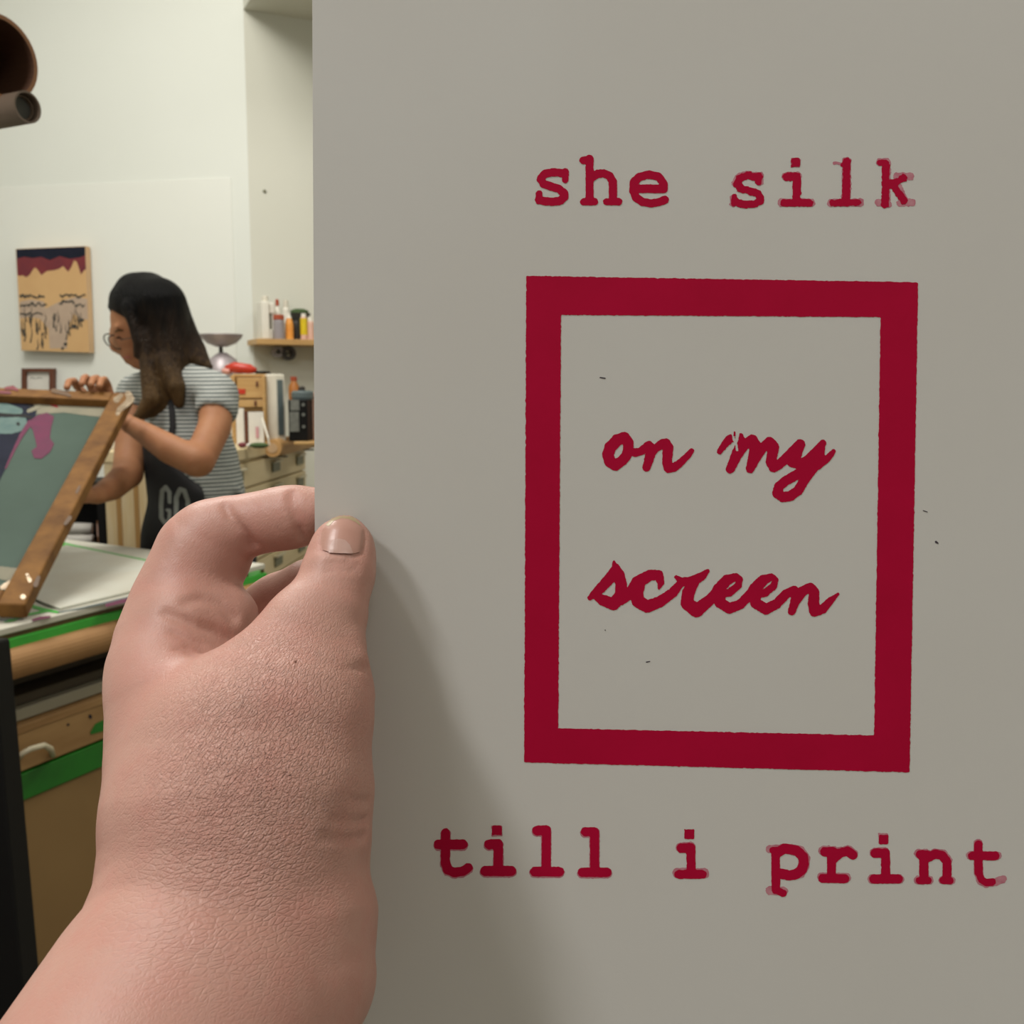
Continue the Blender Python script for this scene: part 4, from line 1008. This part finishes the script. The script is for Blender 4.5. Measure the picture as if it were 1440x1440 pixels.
till=[cvr([(137,160),(135,380)],33),cvr([(135,370),(150,425),(200,447),(260,438),(300,412)],34),cvr([(88,243),(262,243)],36),
 [(508,140,35,1)],cvr([(452,243),(515,240)],36),cvr([(518,243),(518,430)],34),cvr([(425,435),(610,435)],37),
 cvr([(800,143),(862,140)],36),cvr([(865,142),(865,430)],33),cvr([(782,440),(958,440)],35),
 cvr([(1147,152),(1212,150)],33),cvr([(1214,152),(1214,430)],33),cvr([(1127,445),(1303,445)],34)]
ipr=[[(202,118,36,1)],cvr([(145,218),(212,216)],35),cvr([(213,218),(215,400)],33),cvr([(127,408),(295,408)],33),
 cvr([(825,240),(828,520)],31),cvr([(840,250),(890,222),(930,226),(980,238),(1024,280),(1030,330),(1015,375),(975,408),(925,416),(860,402)],37),cvr([(805,235),(830,235)],24),cvr([(830,520),(880,545)],27),
 cvr([(1230,250),(1230,430)],33),cvr([(1182,245),(1240,245)],35),cvr([(1240,300),(1290,255),(1345,240),(1384,268)],34),cvr([(1167,437),(1325,440)],33)]
iprg=[cvr([(118,400),(308,402)],38),cvr([(140,214),(212,210)],37),cvr([(785,525),(885,530)],32),cvr([(782,225),(900,218)],28),cvr([(940,230),(1000,240),(1035,290),(1030,350),(1000,400)],40),cvr([(1172,238),(1240,240)],37),cvr([(1290,245),(1350,232),(1385,258)],36),cvr([(1162,430),(1335,435)],36)]
nt=[[(315,122,40,1)],cvr([(242,238),(325,236)],40),cvr([(330,238),(333,440)],38),cvr([(232,455),(438,455)],39),
 cvr([(625,248),(680,252)],38),cvr([(652,252),(655,460)],39),cvr([(690,275),(750,243),(810,258),(848,310),(850,460)],38),cvr([(615,468),(690,468)],31),cvr([(815,468),(875,470)],31),
 cvr([(1113,165),(1115,400)],36),cvr([(1115,400),(1140,460),(1180,485),(1230,480)],31),cvr([(1062,260),(1255,260)],37)]
ntg=[[(313,112,42,1)],cvr([(238,234),(325,230)],42),cvr([(218,455),(448,455)],40),cvr([(612,242),(680,246)],41),cvr([(605,465),(700,465)],37),cvr([(812,465),(885,468)],36),cvr([(750,238),(815,245),(855,300)],40),
 cvr([(1113,155),(1115,400)],39),cvr([(1048,258),(1272,260)],38),cvr([(1180,492),(1250,486),(1318,458)],34),cvr([(1108,400),(1130,470),(1180,500)],33)]
ink('text_she',M['ink'],T(she,740,200,6.545))
ink('text_silk',M['ink'],T(silk,1020,210,5.143),jit=.5)
ink('text_till',M['ink'],T(till,600,1140,5.143))
ink('text_i_print',M['ink'],T(ipr,930,1150,5.143)+T(nt,1190,1160,6))
ink('faded_ink_edge',M['ghost'],T(silkg,1020,210,5.143),off=.00005,jit=.45)
ink('faded_ink_edge',M['ghost'],[[(p[0],p[1]+1.3)+tuple(p[2:]) for p in s] for s in T(till,600,1140,5.143)],off=.00005,grow=.9,jit=.3)
ink('faded_ink_edge',M['ghost'],T(iprg,930,1150,5.143)+T(ntg,1190,1160,6),off=.00005,jit=.35)
on=[[(400,218,68),(320,245,70),(240,330,70),(208,420,70),(235,500,70),(300,545,66),(380,490,62),(430,430,62),(455,350,62),(450,270,64),(405,215,68)],[(455,370,50),(540,395,50),(600,380,50),(695,310,55)],[(700,305,52),(735,350,62),(715,420,60),(670,570,50)],[(700,450,45),(770,350,50),(860,285,55),(900,285,60),(925,330,65),(918,430,60),(915,520,58),(935,575,62),(1000,570,52),(1090,500,44),(1160,430,40),(1208,372,30)]]
my=[[(85,325,28),(130,260,36),(185,200,45),(205,190,42)],[(300,165,28),(310,215,42),(300,260,52),(262,340,55),(190,505,42)],[(200,500,40),(265,360,50),(340,255,50),(415,212,60),(445,250,55),(430,340,50),(395,500,44)],[(410,480,40),(450,390,50),(520,285,50),(590,235,60),(628,280,60),(620,350,55),(603,430,52),(632,482,52),(690,455,48),(770,380,50),(900,250,52)],
 [(898,250,52),(850,350,70),(825,420,66),(880,452,50),(960,425,50),(1050,340,50),(1130,240,36)],[(1130,225,26),(1090,350,60),(1020,490,62),(950,600,50),(880,720,50),(800,775,52),(725,785,52),(668,745,52),(685,680,50),(755,620,50),(850,565,50),(950,520,50),(1080,460,48),(1180,390,38),(1238,322,24)],[(237,130,9),(237,165,9)]]
def crack(X,Y,D):
    c=np.minimum(seg(X,Y,T([[(215,150,7),(232,205,14),(250,230,12),(262,308,13)]],1000,590,7.2)[0]),seg(X,Y,T([[(272,150,14),(258,215,14)]],1000,590,7.2)[0]))
    return np.maximum(D,-c)
scr_=[[(38,235,15),(90,190,28),(150,125,30),(178,80,26),(168,38,7)],[(178,70,22),(198,110,30),(208,170,32),(208,225,35),(165,270,34),(105,248,30),(72,228,20)],[(205,240,36),(250,220,28),(300,150,36),(365,112,30),(412,112,28),(425,150,20),(415,185,8)],[(305,150,38),(292,210,36),(300,255,35),(350,284,34),(420,258,30),(490,208,28),(530,160,22)],
 [(508,122,10),(545,150,24),(600,142,26),(650,118,24),(680,90,12)],[(605,150,30),(575,210,35),(568,265,35),(620,305,38),(690,250,30),(745,190,28)],[(700,250,24),(740,190,32),(785,140,30),(835,120,20),(858,135,17),(848,170,20),(800,208,22),(765,215,20)],[(748,210,30),(748,262,30),(800,293,30),(860,272,27),(920,208,26)],
 [(900,240,24),(940,185,32),(985,140,30),(1030,122,20),(1052,137,17),(1042,172,20),(995,210,22),(958,218,20)],[(942,210,30),(945,265,30),(1000,298,30),(1060,268,27),(1110,215,26),(1155,192,23)],[(1152,192,22),(1170,225,30),(1140,312,21)],[(1160,258,26),(1200,200,28),(1243,180,27),(1265,205,28),(1260,260,32),(1268,308,32),(1310,298,26),(1358,248,19),(1394,215,8)]]
ink('text_on',M['ink'],T(on,830,590,8.47)); ink('text_my',M['ink'],T(my,1000,590,7.2),extra=crack,step=1.1); ink('text_screen',M['ink'],T(scr_,820,780,3.892),step=1.1)
O_=[(740,388),(1291,397),(1279,1086),(737,1072)]; I_=[(789,443),(1238,446),(1229,1034),(785,1024)]
# frame ink: jagged only near the outline
def fr_(X,Y): return np.maximum(poly(X,Y,O_),-poly(X,Y,I_))
patch('printed_frame',M['ink'],fr_,(734,384,1296,1092),1.6,lambda x,y:PP(x,y,.0001),sheet,.28)
patch('ink_speck',M['speck'],lambda X,Y:np.minimum(seg(X,Y,[(1316,762,1.6),(1319,764,.8)]),np.minimum(seg(X,Y,[(844,531,.9),(851,532,.8)]),np.minimum(seg(X,Y,[(1298,718,.6),(1304,720,.6)]),np.minimum(seg(X,Y,[(851,886,.9)]),seg(X,Y,[(909,931,.9),(914,930,.6)]))))),(840,525,1324,936),.8,lambda x,y:PP(x,y,.0001),sheet)

# ================================================================== the hand in front
W=lambda px,py,d,r:N(px,py,d/1000.,r)
allp=[P(-230,1900,.15),P(560,1900,.15),P(-230,1900,.35),P(560,640,.36),P(60,640,.36),P(560,640,.24)]
lo=np.min(allp,0);hi=np.max(allp,0)
fa=P(110,1700,.2); fb_=fa+nrm(fa-P(306,1370,.24))*.12
f=Field([-.19,.03,1.035],[-.015,.362,1.335],.00085)
ZF=FW
# forearm, wrist and the mass of the hand
f.add([W(330,1190,252,156),W(332,1250,249,170),W(324,1310,246,189),W(304,1370,240,204),W(270,1440,232,222),W(195,1560,217,230),W(110,1700,200,232),[*fb_,.037]],.016,(ZF,1.2))
f.add([W(432,975,262,84),W(414,1030,256,108),W(403,1095,252,117),W(380,1170,250,124)],.015,(ZF,1.05))
f.add([W(236,985,276,80),W(248,1060,270,90),W(262,1140,262,92),W(288,1210,256,100)],.018)
f.add([W(252,1010,292,80),W(268,1120,276,88),W(304,1210,262,100)],.015)
f.add([W(258,1030,312,76),W(275,1130,290,90),W(300,1220,268,105)],.015)
f.add([W(270,1060,328,68),W(290,1150,300,82),W(310,1230,272,100)],.015)
f.add([W(330,1040,258,92),W(330,1120,254,118)],.02)           # first web muscle
f.add([W(418,1312,244,114),W(430,1375,240,98)],.005)            # heel bulge at the wrist
# thumb
f.add([W(430,960,263,84),W(446,905,267,58),W(460,862,270,58),W(472,815,273,49),W(479,785,276,43)],.010,(ZF,1.12))
f.add([W(478,800,275,46),W(483,768,278,40),W(485,757,279,32)],.005,(ZF,1.35))
f.add([W(494,926,262,15),W(486,912,264,22)],.004)
f.add([W(345,968,266,52),W(385,925,264,46),W(415,880,266,40)],.010)
# index finger
f.add([W(229,935,285,74),W(232,905,289,70),W(250,850,295,66),W(284,785,300,66),W(298,760,300,57)],.007)
f.add([W(288,772,300,57),W(330,742,299,45),W(385,731,297.5,44),W(412,727,296.5,41)],.004)
f.add([W(408,727,296.5,40),W(445,722,295.5,36),W(485,722,295,33),W(505,724,295,28)],.004)
f.add([W(262,905,288,56),W(300,905,290,48),W(330,900,296,40)],.008)     # skin folds of the web
f.add([W(262,872,287,52),W(318,868,293,44)],.005)
# middle, ring and little finger behind the sheet
f.add([W(262,1000,306,66),W(300,940,314,54),W(345,893,320,50),W(395,855,320,46)],.006)
f.add([W(390,858,320,46),W(436,828,312,43),W(480,815,304,38),W(510,810,299,32)],.004)
f.add([W(275,1040,324,60),W(320,985,336,50),W(375,930,338,44),W(425,900,328,40),W(470,886,314,36),W(500,880,304,31)],.005)
f.add([W(290,1090,336,52),W(340,1040,346,44),W(390,990,344,38),W(430,964,332,35),W(470,952,318,32),W(495,948,308,27)],.005)
V,Fc=f.mesh(1); HB=bvh(V,Fc)
# creases, each a shallow groove laid along the skin
def C(pts,k=.0012):
    nn=[]
    for x,y,r_ in pts:
        h=HB.ray_cast(Vector(CAM),Vector(nrm(ray(x,y))))
        if h[0] is None: continue
        d_=np.dot(np.array(h[0])-CAM,FW); nn.append(N(x,y,d_,r_))
    if len(nn)>1: f.cut(nn,k)
f.cut([W(540,940,264,20),W(522,939,261,9),W(508,938,257,4),W(498,938,252,2)],.0012)
C([(522,938,5),(512,938,4),(500,940,2),(486,939,1)],.0012)
f.cut([W(560,1216,252,30),W(536,1215,246,16),W(518,1214,240,6)],.004)
C([(518,1152,3),(500,1156,2),(470,1150,1)],.002); C([(515,1176,2.5),(480,1182,1.5),(455,1176,1)],.002); C([(519,1128,2),(490,1124,1)],.002)
C([(316,712,2),(328,732,4),(342,750,6),(354,768,8),(362,782,9)],.0022)
C([(411,692,2),(413,712,3),(419,735,4),(426,756,5)],.002)
C([(405,696,1),(407,712,1.6),(412,730,1.5)],.001)
C([(232,862,1.5),(252,870,3.5),(275,880,3.5),(302,887,3.5),(322,899,2.5)],.0025)
C([(262,846,1),(285,842,1.6),(308,850,1.8),(328,868,2)],.003)
C([(262,909,1),(280,913,1.8),(292,916,1.2)],.002)
C([(248,912,1),(266,917,2),(282,921,1.5)],.0015)
C([(240,888,1),(262,899,1.6),(284,906,1.2)],.0015)
f.cut([W(368,880,296,9),W(382,868,296,12)],.003)
for yy in (790,796,803): C([(458,yy+1,1.2),(478,yy-2,2),(505,yy+2,1.2)],.001)
C([(452,775,1.6),(466,779,2),(482,781,2),(498,782,2),(508,778,2.2)],.0008)
C([(512,745,1.2),(513,760,2.2),(510,774,2.4)],.0008); C([(452,748,1.2),(450,762,2),(451,774,2)],.0008)
V,Fc=f.mesh(1); HB=bvh(V,Fc)
hand=thing('person',P(260,1440,.24),"photographer's bare left hand and wrist, thumb in front, pinching the left edge of the paper",'person')
mk('hand',V,Fc,M['skin'],hand,smooth=True,origin=HO)
# nail
def nailp(off):
    def fn(x,y):
        r=nrm(ray(x,y)); h=HB.ray_cast(Vector(CAM),Vector(r))
        q=np.array(h[0]) if h[0] is not None else P(x,y,.27)
        # slight side-to-side crown
        u_=(x-481)/29.; v_=(y-724)/52.
        return q-r*(off+.0003*max(0,1-u_*u_)*(1-.4*v_))
    return fn
nail=[(453,773),(451,760),(453,747),(458,737),(466,729),(476,724),(486,723),(496,726),(504,733),(510,743),(512,756),(510,768),(506,776),(494,779),(480,778),(466,777)]
def solid(name,m,pl,step,off,th,parent):
    Vp,Fp=march(lambda X,Y:poly(X,Y,pl),440,715,520,785,step)
    a=[nailp(off)(x,y) for x,y in Vp]; return mk(name,a,Fp,m,parent,smooth=True)
n_=solid('thumb_nail',M['nail'],nail,1.2,.00035,0,hand)
solid('nail_edge',M['nailtip'],[(458,738),(466,729),(476,724),(486,723),(496,726),(504,733),(508,740),(500,734),(490,729.5),(480,728.5),(470,732),(462,740)],1.0,.00045,0,n_)
solid('lunula',M['lunula'],[(462,777),(463,768),(468,760),(476,757),(485,759),(492,766),(497,778),(480,778)],1.0,.00045,0,n_)

patch('mole',M['darkwood'],lambda X,Y:seg(X,Y,[(415.5,931,1.3),(416.5,929,.8)]),(411,925,420,936),.6,proj(HB,.00012),hand)

# ================================================================== light
def area(name,loc,to,sx,sy,e,c):
    l=bpy.data.lights.new(name,'AREA'); l.shape='RECTANGLE'; l.size=sx; l.size_y=sy; l.energy=e; l.color=c
    o=bpy.data.objects.new(name,l); COL.objects.link(o); o.location=loc
    o.rotation_euler=(Vector(to)-Vector(loc)).to_track_quat('-Z','Y').to_euler(); return o
WC=(1,.968,.91)
area('ceiling_lamp_over_table',(-1.5,2.2,3.8),(-1.6,2.4,0),1.2,.5,47,WC)
area('ceiling_lamp_by_wall',(-1.5,3.0,3.8),(-1.6,3.5,0),1.6,.4,40,WC)
area('ceiling_lamp_left_near',(-1.35,-.75,2.9),(-.1,.3,1.3),.35,.25,18,(1,.985,.98))
area('ceiling_lamp_left_high',(-1.1,-.1,3.7),(-.1,.3,1.3),.5,.25,25,(1,.965,.94))
area('ceiling_lamp_behind',(.9,-1.5,3.7),(0,.6,1.2),1.4,.8,15,(1,.96,.92))
area('ceiling_lamp_right_far',(1.2,2.8,3.7),(1.0,2.8,0),1.2,.5,40,WC)
w=bpy.data.worlds.new('world'); SC.world=w; w.use_nodes=True; w.node_tree.nodes['Background'].inputs[0].default_value=(1,.96,.88,1); w.node_tree.nodes['Background'].inputs[1].default_value=.26
